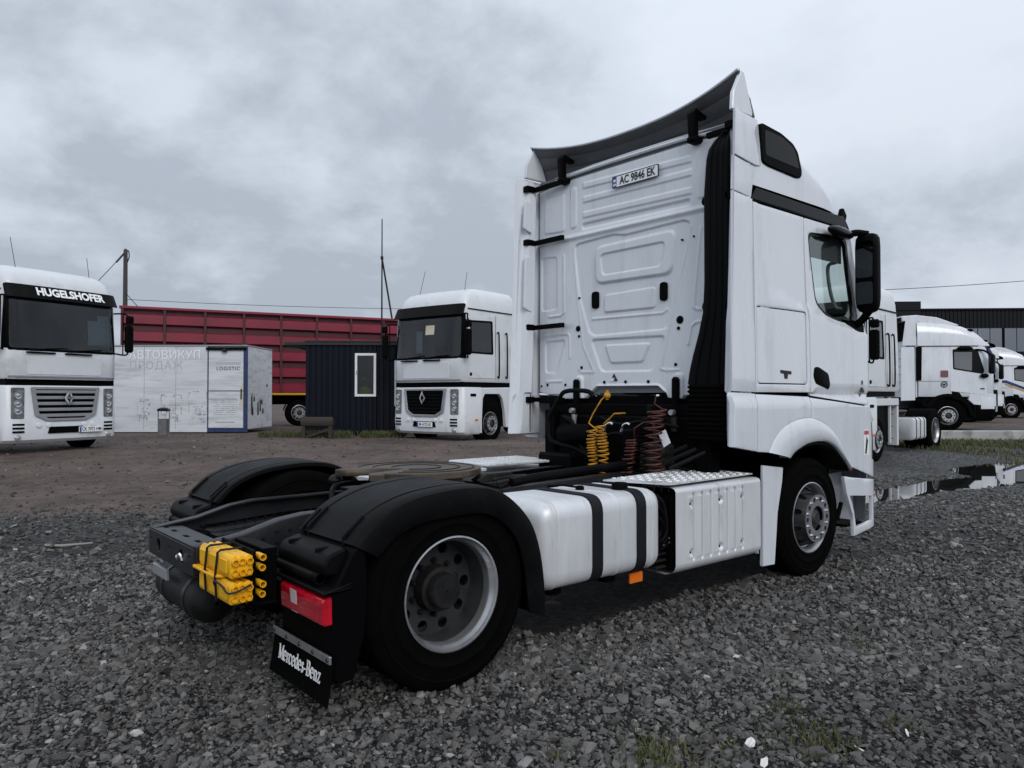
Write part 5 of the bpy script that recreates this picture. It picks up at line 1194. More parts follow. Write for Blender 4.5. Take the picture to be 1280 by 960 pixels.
    for s in (-1, 1):
        hl = bend('headlight', [rounded([(s * .86, .74), (s * 1.10, .74), (s * 1.10, 1.38), (s * .86, 1.38)], .03)], F_(.022), 'lamp_back', t, .03)
        for z_ in (.90, 1.05, 1.22):
            b = B(); b.lathe([(.075, .0), (.068, .018), (.045, .005), (.02, .02), (.001, .022)], (fx(.98) + .016, s * .98, z_), 'x', 16); obj('lamp', b, 'lamp_lens', hl)
        for k in range(3): bend('vent_slot', [rounded(rect(s * .86, .60 - k * .075, s * 1.08, .64 - k * .075), .01)], F_(.036), 'black', t, .01, 0)
        fl = bend('fog_lamp_ring', [circ(s * .98, .35, .06, 16)], F_(.036), 'silver', t, .03, .005)
        b = B(); b.lathe([(.045, 0), (.03, .012), (.001, .016)], (fx(.98) + .032, s * .98, .35), 'x', 14); obj('fog_lamp', b, 'lamp_lens', fl)
        for y_ in (.38, .58):
            b = B(); b.lathe([(.055, .03), (.05, .05), (.001, .056)], (fx(y_), s * y_, .60), 'x', 14); obj('spot_lamp', b, 'white_flat', t)
        # side of cab
        def S(off): return lambda u, v, w_: (u, s * (1.24 - .035 * max(0, v - 2.2) / 1.1 + off + w_), v)
        MW = rounded([(-1.24, 2.30), (-.36, 2.30), (-.36, 3.10), (-1.24, 3.14)], .05)
        bend('side_wall', [[(-2.25, 2.19), (-.19, 2.19), (-.22, 3.26), (-2.25, 3.26)], MW[::-1]], S(.0), 'white_old', t, .03, 0, .3, (0, 1))
        dr = bend('door', [rounded([(-1.33, 1.66), (-.26, 1.66), (-.26, 3.18), (-1.33, 3.30)], .04), MW[::-1]], S(.012), 'white_old', t, .014, .004, .3, (0, 1))
        bend('window_seal', [rounded([(-1.26, 2.28), (-.34, 2.28), (-.34, 3.12), (-1.26, 3.16)], .06), rounded([(-1.21, 2.33), (-.39, 2.33), (-.39, 3.07), (-1.21, 3.11)], .05)[::-1]], S(.016), 'black', dr, .02, 0, .3, (0, 1))
        bend('window', [rounded([(-1.23, 2.31), (-.37, 2.31), (-.37, 3.09), (-1.23, 3.13)], .05)], S(.006), 'glass_mid', dr, .004, 0, .3, (0, 1))
        b = B(); b.box((-.38, s * 1.25, 1.72), (-.30, s * 1.275, 1.80), .01); obj('door_handle', b, 'black', dr)
        for x_ in (-1.45, -1.80):
            b = B(); b.tube(smooth_open([(x_, s * 1.24, 1.72), (x_, s * 1.30, 1.75), (x_, s * 1.29, 2.8), (x_, s * 1.23, 2.85)], 4), .018, 8); obj('grab_rail', b, 'black', t)
        for x_, w__ in ((-1.37, 0),):
            b = B(); b.box((x_ - .004, s * 1.236, 1.62), (x_ + .004, s * 1.2425, 3.3)); obj('panel_seam', b, 'ink', t)
        b = B(); b.box((-2.24, s * 1.16, 3.40), (-.3, s * 1.22, 3.425)); obj('rain_gutter', b, 'plastic', t)
        # lower side
        sk = [(-.76, 1.24), (-.76, 1.40), (-2.24, 1.40), (-2.24, 1.24)] if ladder else [(-.76, .26), (-.76, 1.40), (-1.98, 1.40), (-2.02, .38), (-1.80, .38), (-1.76, .82), (-1.66, 1.14), (-1.52, 1.26), (-.92, 1.26), (-.84, 1.14), (-.80, .60), (-.80, .26)]
        b = B(); b.prism(sk, 'y', s * 1.245, s * 1.15); obj('side_skirt', b, 'white_old', t, bevel=.01)
        b = B(); b.prism([(-.80, .40), (-.80, 1.35), (-1.95, 1.35), (-1.95, .40)], 'y', s * 1.14, s * .5); obj('wheel_housing', b, 'black', t)
        b = B(); b.box((-.56, s * 1.235, 1.20), (-.34, s * 1.262, 1.27), .015); obj('step_handle', b, 'black', t)
        b = B(); b.box((-.64, s * 1.235, .58), (-.52, s * 1.256, .63), .006); obj('side_marker', b, 'orange', t)
        sx0 = .30 if ladder else 0
        for z_ in (.46, .74, 1.02):
            b = B(); b.box((-2.30 + sx0, s * 1.20, z_), (-2.04 + sx0 * .2, s * 1.0, z_ + .03), .005); obj('step', b, 'grille_grey', t)
        b = B(); b.box((-2.36 + sx0 * .2, s * 1.22, .30), (-2.26 + sx0 * .2, s * 1.0, 1.23), .01); obj('step_frame', b, 'white_old', t)
        b = B(); b.box((-2.07 + sx0, s * 1.22, .36), (-2.025 + sx0, s * 1.16, 1.42), .01); obj('step_frame', b, 'white_old', t)
        wheel(t, ax_, s, s * 1.215, 'front', rim_m='silver', hub_m='silver')
        # mirror
        b = B(); b.box((-.06, s * 1.36, 2.22), (.06, s * 1.56, 2.86), .04); b.box((-.04, s * 1.38, 2.9), (.06, s * 1.56, 3.08), .03); mi = obj('wing_mirror', b, 'black', t)
        b = B(); b.tube(smooth_open([(-.28, s * 1.22, 3.12), (-.06, s * 1.40, 3.12), (0, s * 1.45, 3.0)], 3), .02, 6); obj('mirror_arm', b, 'black', mi); b = B(); b.tube(smooth_open([(-.25, s * 1.24, 2.2), (-.05, s * 1.40, 2.16), (0, s * 1.45, 2.25)], 3), .02, 6); obj('mirror_arm', b, 'black', mi); b = B(); b.tube([(-.05, s * 1.34, 2.16), (-.05, s * 1.34, 3.12)], .015, 6); obj('mirror_arm', b, 'black', mi)
    b = B(); b.box((.032, -.02 + (.28 if grille == 'light' else -.20), .42), (.062, .50 + (.28 if grille == 'light' else -.20), .54), .004); npx = obj('number_plate', b, 'plate_white', t)
    yc = .24 + (.28 if grille == 'light' else -.20)
    text('plate_lettering', plate, .105, 'ink', npx, (.0625, yc + .02, .48), (0, 1, 0), (0, 0, 1), bold=.002, sx=.78)
    b = B(); b.box((.060, yc - .255, .425), (.0635, yc - .215, .535)); obj('blue_strip', b, 'plate_blue', npx)
    for y_, h_, tl in ((-.75, .75, -.25), (.85, .55, -.12)):
        b = B(); b.tube([(-.55, y_, 3.80), (-.55 + tl, y_, 3.85 + h_)], .006, 5); b.lathe([(.03, 0), (.02, .06), (.005, .08)], (-.55, y_, 3.80), 'z', 8); obj('aerial', b, 'black', t)
    b = B(); b.box((-2.05, -.4, 3.985), (-1.4, .4, 4.01), .01); obj('roof_hatch', b, 'plastic', t)
    if chassis_on: chassis(t, -5.25, -.8, True, 1.12 if ladder else 1.0)
    return t
m = mat('windscreen_far', (0.010, 0.012, 0.013), 0.05, spec=0.28)
mat('lamp_back', (0.16, 0.165, 0.175), 0.25, 0.3, noise=.5, nscale=9); mat('paper', (0.55, 0.52, 0.40), 0.8)
d0 = 16.1; t1 = magnum('white box cab truck with HUGELSHOFER lettering on its black visor, at left edge', W(lat(83, d0), d0, gz(lat(83, d0), d0) - .02), heading(.885, -.465), 'HUGELSHOFER', 'light', 'CK 7072 HM')
d0 = 20.1; t2 = magnum('white box cab truck with silver grille surround parked beside the navy cabin', W(lat(531, d0), d0, gz(lat(531, d0), d0) - .05), heading(-.60, -.80), None, 'dark', 'BK 4172 HX', True, True)
t2.scale = (1.05, 1.05, 1.05); t2.location.z -= .04
t3 = magnum('white box cab truck half hidden behind the nearest cab, fuel tank and rear wheels showing', W(6.62, 16.75, .08), heading(-.70, -.714), None, 'dark', 'BC 3516 KT', ladder=True)

# ================================================================== sloped-roof tractors at right
def sloped(label, loc, hd, roof_m='white', stripes=False, letters=None, chassis_on=True, detail=True, roof_h=3.72):
    t = thing('tractor_truck', label, 'truck', loc, hd, 'tractors parked on the concrete yard')
    def prof(x):  # roof height along x
        return float(np.interp(x, [-2.35, -2.2, -1.5, -1.0, -.6, -.35, -.2], [roof_h - .12, roof_h - .10, roof_h - .16, roof_h - .26, roof_h - .45, roof_h - .68, roof_h - .85]))
    b = B(); rings = []
    for x_ in np.linspace(-2.32, -.22, 15):
        z_ = prof(x_); Y = 1.235 - .10 * max(0, (x_ + .7) / .5) ** 2 * .5; lo_ = 2.78
        half = [(Y, lo_), (Y - .01, lo_ + (z_ - lo_) * .5), (Y - .05, z_ - .10), (Y - .16, z_ - .02), (Y * .4, z_ + .02), (0, z_ + .03)]
        rings.append([(x_, y_, zz) for y_, zz in half] + [(x_, -y_, zz) for y_, zz in half[-2::-1]])
    b.loft(rings, closed_ring=False); b.f.append(tuple(range(len(rings[0])))); obj('roof', b, roof_m if roof_m != 'navy' else 'white', t, ang=50)
    shell('cab', [(1.12, .03, -.02, 0), (1.18, .005, .02, 0), (1.9, 0, 0, 0), (2.05, 0, -.03, 0), (2.80, .03, -.22, 0)], 2.3, 'white', t)
    shell('bumper', [(.32, .05, -.06, 0), (.40, .01, .02, 0), (1.0, 0, .04, 0), (1.10, .01, .0, 0)], .62, 'black' , t)
    shell('bumper_cover', [(.72, -.006, .055, 0), (.80, -.008, .06, 0), (1.05, -.008, .05, 0), (1.14, 0.0, .02, 0)], .50, 'white', t)
    fz = lambda u, v: fx(u) - .03 - .19 * max(0, v - 2.05) / .75
    bend('windscreen', [rounded([(-1.13, 1.98), (1.13, 1.98), (1.08, 2.80), (-1.08, 2.80)], .08)], lambda u, v, w_: (fz(u, v) + .035 + w_, u, v), 'black_gloss', t, .02, 0)
    b = B(); b.loft([[(fx(y_) - .02 + d_, y_, z_) for y_ in np.linspace(-1.1, 1.1, 9)] for d_, z_ in ((-.10, 2.90), (.06, 2.84), (.10, 2.74), (.05, 2.73), (-.12, 2.82))], closed_ring=False, closed=True); obj('sun_visor', b, 'black_gloss', t)
    b = B(); b.prism([(.0, 1.18), (.02, 1.9), (.05, 1.9), (.06, 1.18)], 'y', -.85, .85); obj('grille', b, 'black', t)
    for s in (-1, 1):
        def S(off): return lambda u, v, w_: (u, s * (1.24 - .03 * max(0, v - 2.05) / .75 + off + w_ - (.10 * max(0, (u + .42) / .3) ** 2)), v)
        if roof_m == 'navy': bend('roof_side_panel', [[(-1.10, 3.02), (-.48, 2.95), (-.62, 3.20), (-1.08, 3.40)]], lambda u, v, w_: (u, s * (1.235 + w_), v), 'navy_paint', t, .02, 0)
        dr = bend('door', [rounded([(-1.38, 1.30), (-.30, 1.18), (-.30, 1.95), (-.50, 2.76), (-1.38, 2.76)], .03)], S(.008), 'white', t, .012, .004, .2, (0, 1))
        wn_ = bend('window', [rounded([(-1.30, 2.02), (-.44, 1.86), (-.40, 1.98), (-.58, 2.68), (-1.30, 2.68)], .05)], S(.013), 'black_gloss', dr, .008, 0, .3)
        bend('window_pane', [rounded([(-1.26, 2.06), (-.76, 1.965), (-.74, 2.58), (-1.26, 2.58)], .03)], S(.0165), 'pane_far', wn_, .003, 0, 9)
        bend('side_pocket', [rounded([(-1.32, 1.05), (-1.34, 1.30), (-1.12, 1.26), (-1.0, 1.04), (-1.1, .99)], .03)], S(.014), 'black', t, .01, .004)
        b = B(); b.box((-2.30, s * 1.236, 1.62), (-1.42, s * 1.2425, 1.632)); obj('panel_seam', b, 'ink', t)
        b = B(); b.box((-2.30, s * 1.20, 2.772), (-.55, s * 1.2395, 2.795)); obj('roof_seam', b, 'ink', t)
        b = B(); b.prism(rounded([(-2.36, 1.65), (-2.36, 2.76), (-2.20, 2.76), (-2.22, 1.65)], .02), 'y', s * 1.252, s * 1.20); obj('black_fairing_strip', b, 'black', t)
        b = B(); b.prism([(-2.82, .98), (-2.80, 2.74), (-2.42, 2.76), (-2.40, 1.0)], 'y', s * 1.245, s * 1.215); obj('side_deflector', b, 'white', t, bevel=.008)
        b = B(); b.prism([(-2.76, 2.80), (-2.66, 3.62), (-2.36, 3.62), (-2.36, 2.80)], 'y', s * 1.23, s * 1.19); obj('roof_deflector', b, 'white', t, bevel=.008)
        # arch
        arch = [(-1.45 + .62 * math.cos(a), .50 + .60 * math.sin(a)) for a in [math.pi * k / 16 for k in range(17)]]
        archo = [(-1.45 + .73 * math.cos(a), .50 + .72 * math.sin(a)) for a in [math.pi * k / 16 for k in range(17)]]
        b = B(); b.prism(archo[:15] + [(-2.30, 1.06), (-2.30, .98), (-2.09, .93)] + arch[::-1][2:], 'y', s * 1.255, s * 1.16); obj('wheel_arch', b, 'black', t, bevel=.01)
        b = B(); b.prism([(-.70, .86), (-.06, .80), (-.06, 1.20), (-.80, 1.26), (-.86, 1.02)], 'y', s * 1.243, s * 1.12); obj('door_base', b, 'white', t, bevel=.01)
        b = B(); b.box((-2.1, s * 1.15, .35), (-.6, s * .5, 1.14)); obj('wheel_housing', b, 'black', t)
        b = B(); b.prism([(-.72, .42), (-.10, .40), (-.06, .79), (-.70, .85)], 'y', s * 1.215, s * 1.1); obj('front_corner', b, 'black', t)
        b = B(); b.box((-.14, s * 1.20, .80), (.02, s * .9, 1.35), .03); obj('headlight', b, 'black_gloss', t)
        b = B(); b.box((-.16, s * 1.205, .62), (.0, s * 1.1, .82), .02); obj('corner_lamp', b, 'lamp_lens', t)
        wheel(t, -1.45, s, s * 1.215, 'front', z=.497)
        b = B(); b.box((-.34, s * 1.32, 1.86), (-.20, s * 1.56, 2.5), .05); mi = obj('wing_mirror', b, 'black_gloss', t)
        b = B(); b.tube(smooth_open([(-.62, s * 1.22, 2.66), (-.42, s * 1.30, 2.62), (-.28, s * 1.42, 2.46)], 3), .035, 6); obj('mirror_arm', b, 'black', mi); b = B(); b.ell((-.42, s * 1.30, 1.80), (.13, .07, .075), 10, 6); obj('lower_mirror', b, 'black', mi)
        b = B(); b.ell((-.96, s * 1.27, 2.70), (.24, .05, .075), 12, 6); obj('kerb_mirror', b, 'black', mi)
        if stripes:
            for z0, mm in ((0, 'navy_paint'), (-.14, 'gold_paint')):
                bend('stripe', [[(-2.3, 2.02 + z0 * .5), (-1.7, 2.02 + z0 * .5), (-.3, 1.45 + z0), (-.3, 1.31 + z0), (-1.7, 1.88 + z0 * .6), (-2.3, 1.90 + z0 * .5)] if z0 == 0 else [(-1.75, 1.86), (-.3, 1.28), (-.3, 1.20), (-1.75, 1.80)]], S(.022), mm, t, .004, 0, .3)
            text('side_lettering', 'AE', .26, 'navy_paint', t, (-1.95, s * 1.264, 2.35), (-s, 0, 0), (0, 0, 1), bold=.01)
        elif detail:
            bend('sticker', [rounded(rect(-1.66, 1.76, -1.44, 1.98), .02)], S(.016), 'sticker_maroon', t, .004, 0, 9)
            bend('emblem_ring', [circ(-1.56, 1.52, .10, 20), circ(-1.56, 1.52, .075, 20)[::-1]], S(.016), 'ink', t, .004, 0, 9)
            bend('emblem', [[(-1.62, 1.55), (-1.50, 1.55), (-1.56, 1.46)]], S(.016), 'ink', t, .004, 0, 9)
            bend('door_badge', [rect(-.52, 1.36, -.40, 1.40)], S(.016), 'ink', t, .004, 0, 9)
    b = B(); b.ell((-.75, -1.16, roof_h - .42), (.10, .04, .05), 10, 6); obj('roof_lamp', b, 'black', t)
    # rear wall with pressings
    b = B(); b.box((-2.36, -1.18, 1.1), (-2.32, 1.18, 3.1)); rwl = obj('rear_wall', b, 'white', t)
    for k in range(6):
        b = B(); b.box((-2.385, -.95, 1.35 + k * .27), (-2.36, .95, 1.52 + k * .27), .02); obj('pressing', b, 'white', rwl)
    b = B(); b.prism([(-2.40, 3.02), (-2.72, 3.58), (-2.70, 3.62), (-2.34, 3.62)], 'y', -1.18, 1.18); obj('spoiler_underside', b, 'black', t)
    b = B(); b.prism([(-2.72, roof_h - .13), (-2.74, roof_h + .07), (-2.3, roof_h + .10), (-1.7, roof_h + .02), (-1.05, roof_h - .24), (-1.2, roof_h - .30)], 'y', -1.12, 1.12); obj('roof_spoiler', b, 'white', t, bevel=.02)
    b = B(); b.box((-2.755, -1.06, roof_h - .11), (-2.725, 1.06, roof_h + .03), .004); obj('spoiler_opening', b, 'black', t)
    b = B(); b.box((-2.41, -1.1, 2.72), (-2.386, -.6, 2.86), .005); obj('dark_panel', b, 'navy_paint', rwl)
    if letters:
        text('rear_lettering', letters, .30, 'ink', rwl, (-2.388, -.62, 2.26), (0, -1, 0), (0, 0, 1), bold=.012)
    if chassis_on: chassis(t, -5.1, -.8, False)
    return t
mat('navy_paint', (0.012, 0.030, 0.14), 0.3); mat('gold_paint', (0.50, 0.28, 0.02), 0.35); mat('sticker_maroon', (0.16, 0.06, 0.07), 0.5); mat('pane_far', (0.17, 0.18, 0.19), 0.05, 0.6)
SZ = 0.40
sloped('white sloped roof tractor behind the low kerb with lettering on its back wall', W(15.95, 25.5, SZ), heading(.996, -.087), letters='E E S').scale = (1.08, 1, 1)
sloped('white tractor with dark blue roof side panel, half hidden behind another white tractor', W(21.35, 33.3, SZ), heading(.996, -.087), roof_m='navy', detail=False, chassis_on=False, roof_h=3.95)
sloped('white tractor with blue and gold side stripe at the right edge', W(27.6, 39.8, SZ - .05), heading(.99, -.14), stripes=True, chassis_on=False, roof_h=3.70)

# ================================================================== white steel container hut
def container_mat():
    m = mat('container_white', (0.60, 0.62, 0.66), 0.55, noise=0.10, nscale=1.5, dirt=(0.34, 0.35, 0.37), dirtlo=0.48, dirthi=0.74, dscale=1.2, stretch=(.5, 1, 4), bump=.15, bscale=3)
container_mat()
mat('faded_ink', (0.43, 0.45, 0.49), 0.6); mat('pale_ink', (0.76, 0.78, 0.81), 0.6); mat('worn_print', (0.30, 0.31, 0.33), 0.7, noise=.5, nscale=3, dirt=(0.6, 0.62, 0.66), dirtlo=.5, dirthi=.6, dscale=5); mat('hut_blue', (0.018, 0.034, 0.11), 0.5, noise=.3)
mat('scribble', (0.03, 0.03, 0.035), 0.6)
CD = 23.7; CK = .28125 * CD / FPX           # metres per unit of the measuring grid
ch = thing('container_hut', 'white steel container hut with worn lettering and a blue framed door', 'container', W(lat(309, CD), CD, gz(lat(309, CD), CD) + .03), heading(1, -.02))
# local: x to the right along the face, y away from the camera, z up ; corner at origin
CH = 2.78; CL = 5.2; CDP = 2.3
cm = lambda u, v: (-(600 - u) * CK, (855 - v) * CK)
b = B(); b.box((-CL, .03, .12), (-.03, CDP, CH - .06)); obj('wall_core', b, 'container_white', ch)
for k in range(4):
    x1 = -1.28 - k * 1.02; b = B(); b.box((x1 - 1.01, -.004, .10), (x1, .03, CH - .05), .006); obj('wall_panel', b, 'container_white', ch)
b = B(); b.box((-.03, .03, .10), (-.0, CDP, CH - .05), .004); obj('side_wall', b, 'container_white', ch)
for x_ in (-.66, -.30):
    pass
b = B(); b.box((-CL, -.02, CH - .05), (.01, CDP + .01, CH), .01); obj('roof', b, 'grille_grey', ch)
b = B(); b.box((-CL, -.015, 0), (-1.27, .05, .10), .005); obj('bottom_rail', b, 'white_old', ch)
b = B(); b.box((-1.27, -.03, 0), (0.01, .05, .13), .005); b.box((-.11, -.03, .13), (.01, .03, CH - .05), .006); b.box((-1.27, -.02, .13), (-1.24, .03, CH - .05), .004); obj('door_frame', b, 'hut_blue', ch)
b = B(); b.box((-1.235, -.02, .14), (-.12, .02, 2.60), .006); dr = obj('door', b, 'container_white', ch)
b = B(); b.box((-1.235, -.032, 1.30), (-.12, -.02, 1.34), .003); b.box((-1.235, -.03, 1.05), (-.3, -.02, 1.07), .003); obj('door_rail', b, 'grille_grey', dr)
b = B(); b.box((-.20, -.05, 1.05), (-.16, -.02, 1.38), .008); obj('door_handle', b, 'ink', dr)
b = B(); b.prism([(-.25, .85), (-.12, .80), (-.12, 1.62), (-.18, 1.52)], 'y', -.0225, -.02); obj('paint_wear', b, 'paper', dr)
b = B(); b.box((-1.30, -.10, 2.62), (-.02, .0, 2.70), .01); obj('door_hood', b, 'plastic', ch)
b = B(); b.ell((-.70, -.10, 2.60), (.10, .06, .05), 10, 6); obj('door_lamp', b, 'dark_metal', ch)
text('letter_shadow', 'АВТОВИКУП', .36, 'faded_ink', ch, ((60 + 404) / 2 * CK - 600 * CK, -.0040, cm(0, 514)[1]), (1, 0, 0), (0, 0, 1), bold=.012, sx=1.02, spacing=1.05)
text('faded_lettering', 'АВТОВИКУП', .36, 'pale_ink', ch, ((60 + 400) / 2 * CK - 600 * CK, -.0058, cm(0, 512)[1]), (1, 0, 0), (0, 0, 1), bold=.004, sx=1.02, spacing=1.05)
text('faded_lettering', 'ПРОДАЖ', .36, 'faded_ink', ch, (190 * CK - 600 * CK, -.0045, cm(0, 560)[1]), (1, 0, 0), (0, 0, 1), bold=.004, sx=1.0, spacing=1.1, extrude=.0006)
text('door_lettering', 'LOGISTIC', .15, 'scribble', dr, (515 * CK - 600 * CK, -.0215, cm(0, 573)[1]), (1, 0, 0), (0, 0, 1), bold=.002, spacing=1.2)
b = B(); b.box((458 * CK - 600 * CK, -.0215, cm(0, 556)[1]), (572 * CK - 600 * CK, -.0205, cm(0, 543)[1])); b.box((458 * CK - 600 * CK, -.0215, cm(0, 564)[1]), (572 * CK - 600 * CK, -.0205, cm(0, 561)[1])); obj('faded_band', b, 'faded_ink', dr)
# worn print of three lorry fronts: broken outlines
def outline_print(u0, v0, u1, v1, seed):
    rr = random.Random(seed); b = B(); y_ = -.0052
    (x0, z1), (x1, z0) = cm(u0, v0), cm(u1, v1); w_, h_ = x1 - x0, z1 - z0
    segs = [(0, 1, 1, 1), (0, 1, 0, .25), (1, 1, 1, .25), (0, .25, 1, .25), (.05, .6, .95, .6), (.2, .25, .2, .0), (.8, .25, .8, 0), (.1, .1, .9, .1), (0, 0, .3, 0), (.65, 0, 1, 0), (.15, .93, .85, .93), (-.06, .75, -.06, .9), (1.06, .75, 1.06, .9)] + [(.22, .5 - .07 * k, .78, .5 - .07 * k) for k in range(6)]
    for a0, c0, a1, c1 in segs:
        n = 5
        for k in range(n):
            if rr.random() < .34: continue
            p0 = (x0 + w_ * (a0 + (a1 - a0) * k / n), z0 + h_ * (c0 + (c1 - c0) * k / n)); p1 = (x0 + w_ * (a0 + (a1 - a0) * (k + .9) / n), z0 + h_ * (c0 + (c1 - c0) * (k + .9) / n))
            t_ = rr.uniform(.008, .022); dx_, dz_ = p1[0] - p0[0], p1[1] - p0[1]; L_ = math.hypot(dx_, dz_) + 1e-9; nx, nz2 = -dz_ / L_ * t_, dx_ / L_ * t_
            b.add([(p0[0] + nx, y_, p0[1] + nz2), (p1[0] + nx, y_, p1[1] + nz2), (p1[0] - nx, y_, p1[1] - nz2), (p0[0] - nx, y_, p0[1] - nz2)], [(0, 1, 2, 3)])
    return obj('worn_print', b, 'worn_print', ch)
outline_print(108, 712, 160, 805, 1); outline_print(215, 690, 305, 805, 2); outline_print(340, 675, 420, 810, 3)
b = B(); y_ = -.0232
for z_ in np.linspace(.55, .95, 7):
    b.box((-1.05 + .05 * math.sin(z_ * 30), y_, z_), (-.35 + .06 * math.sin(z_ * 22), -.0212, z_ + .014))
b.box((-1.12, y_, 1.0), (-.3, -.0212, 1.015)); b.box((-1.0, y_, .30), (-.4, -.0212, .33)); obj('worn_print', b, 'worn_print', dr)
b = B()
for k, (y_, z_, h_) in enumerate([(.35, .55, .7), (.42, .50, .30), (.55, .95, .2), (.9, .5, .5), (1.1, .62, .45), (1.25, .85, .2), (1.35, .55, .2), (1.75, 1.45, .12)]):
    b.prism([(y_, z_), (y_ + .14, z_ + .05), (y_ + .10, z_ + h_), (y_ - .02, z_ + h_ * .8)], 'x', .001, .0025)
obj('black_scrawl', b, 'scribble', ch)

# ================================================================== red tipper trailer
mat('tipper_red', (0.175, 0.000, 0.018), 0.42, coat=.2, noise=.25, nscale=1.2, dirt=(0.12, 0.006, 0.016), dirtlo=.5, dirthi=.8, dscale=1.5)
mat('tipper_red_dark', (0.045, 0.001, 0.005), 0.5, noise=.15)  # recess shade between the side boards put into this red; stakes share it
A_ = (lat(150, 26.6), 26.6); B_ = (lat(520, 31.6), 31.6); LT = math.hypot(B_[0] - A_[0], B_[1] - A_[1])
rt = thing('tipper_trailer', 'dark red tipper trailer with ribbed side behind the container and cabin', 'trailer', W(A_[0], A_[1], gz(*A_)), heading(B_[0] - A_[0], B_[1] - A_[1]))
TT0, TT1 = 1.32, 4.42
b = B(); b.box((0, .09, TT0), (LT, 2.4, TT1 - .05)); obj('tipper_body', b, 'tipper_red_dark', rt)
nb = 5; bh = (TT1 - TT0) / nb
for k in range(nb):
    z0 = TT0 + k * bh
    b = B(); b.prism([(-.05, z0 + .0), (-.05, z0 + bh * .52), (.06, z0 + bh * .60), (.10, z0 + bh * .60), (.10, z0 - .06), (.06, z0 - .06)], 'x', .02, LT - .02); b.v = [(p[0], p[1], p[2]) for p in b.v]; obj('side_board', b, 'tipper_red', rt)
for k in range(9):
    x_ = .05 + (LT - .1) * k / 8; b = B(); b.box((x_ - .05, -.065, TT0), (x_ + .05, .06, TT1 - .02), .01); obj('stake', b, 'tipper_red_dark', rt)
b = B(); b.box((-.05, -.09, TT1 - .10), (LT + .05, .06, TT1), .015); obj('top_rail', b, 'tipper_red', rt)
b = B(); b.box((0, -.05, TT0 - .10), (LT, .05, TT0 - .02), .01); obj('bottom_rail', b, 'gold_paint', rt)
b = B(); b.box((.2, .5, .85), (LT - .2, .65, 1.25)); b.box((.2, 1.8, .85), (LT - .2, 1.95, 1.25)); b.box((.2, .3, 1.0), (LT, 2.2, 1.22)); obj('chassis', b, 'black', rt)
# wheel position along the trailer seen between hut and cabin
for u in (.565, .70, .835):
    w0 = wheel(rt, LT * u, -1, .05, 'front', z=.52, s=1.03)
    b = B(); rr = []
    for a in np.linspace(.15, math.pi - .15, 12): rr.append([(LT * u + .60 * math.cos(a), y_, .52 + .60 * math.sin(a)) for y_ in (0, .34)] )
    b.loft(rr, closed_ring=False); obj('mudguard', b, 'plastic', rt)
    b = B(); b.box((LT * u - .06, .2, .46), (LT * u + .06, 2.1, .58)); obj('axle', b, 'dark_metal', rt)

# ================================================================== navy cabin
mat('navy_steel', (0.0045, 0.0062, 0.0125), 0.5, spec=.15, noise=.12, nscale=3); mat('dark_roof', (0.012, 0.013, 0.016), 0.6)
ND = 22.0; nk = .28125 * ND / FPX
nz0 = W(lat(382, ND), ND, gz(lat(382, ND), ND) - .02)
nv = thing('site_cabin', 'dark navy ribbed steel cabin with a white framed window', 'cabin', nz0, heading(1, 0.03))
NW, NH = 2.85, 2.70
pts = []; x_ = 0
while x_ < NW - .001:
    pts += [(x_, 0), (x_ + .10, 0), (x_ + .118, .022), (x_ + .150, .022)]; x_ += .168
pts.append((NW, 0))
win0 = ((1078 - 860) * nk, (870 - 695) * nk + .02, (1172 - 860) * nk, (870 - 502) * nk + .02)
def corr(x0, x1, z0, z1):
    P_ = [p for p in pts if x0 < p[0] < x1]; P_ = [(x0, 0)] + P_ + [(x1, 0)]
    b = B(); b.loft([[(p[0], p[1], z_) for p in P_] for z_ in (z0, z1)], closed_ring=False); return b
b = corr(0, win0[0], .06, NH); c_ = corr(win0[2], NW, .06, NH); b.add(c_.v, c_.f); c_ = corr(win0[0], win0[2], .06, win0[1]); b.add(c_.v, c_.f); c_ = corr(win0[0], win0[2], win0[3], NH); b.add(c_.v, c_.f)
obj('front_wall', b, 'navy_steel', nv, ang=20)
b = B(); b.box((0, .03, .06), (.02, 2.4, NH)); b.box((NW - .02, .03, .06), (NW, 2.4, NH)); b.box((0, 2.38, .06), (NW, 2.4, NH)); obj('end_walls', b, 'navy_steel', nv)
b = B(); b.box((-.62, -.05, NH + .0), (NW + .04, 2.5, NH + .10), .01); rf = obj('roof', b, 'dark_roof', nv)
b = B(); b.box((-.02, -.07, NH + .10), (NW + .05, .03, NH + .14), .005); obj('roof_edge', b, 'dark_roof', rf)
def cabin_window(x0, z0, x1, z1, par, y_=-.01):
    b = B(); b.plate([rect(x0, z0, x1, z1), rect(x0 + .07, z0 + .07, x1 - .07, z1 - .07)[::-1]], lambda u, v, w_: (u, y_ - .03 - w_, v), .07); f = obj('window', b, 'white_flat', par, bevel=.006)
    b = B(); b.box((x0 + .07, y_ - .005, z0 + .07), (x1 - .07, y_ + .003, z1 - .07)); obj('pane', b, 'glass_mid', f)
    return f
f = cabin_window(*win0, nv)
b = B(); b.box((win0[0] + .04, -.055, .5 * (win0[1] + win0[3])), (win0[0] + .06, -.035, .5 * (win0[1] + win0[3]) + .12), .004); obj('window_handle', b, 'grille_grey', f)
b = B(); b.box((win0[0] - .1, .5, .1), (win0[2] + .5, .52, 2.5)); obj('inner_partition', b, 'interior', nv)
b = B(); b.box((2.62, -.06, .9), (2.78, -.02, 2.25), .01); obj('door_edge', b, 'white_flat', nv)
b = B(); b.box((.0, -.03, 0), (NW, .1, .06)); obj('skid', b, 'black', nv)
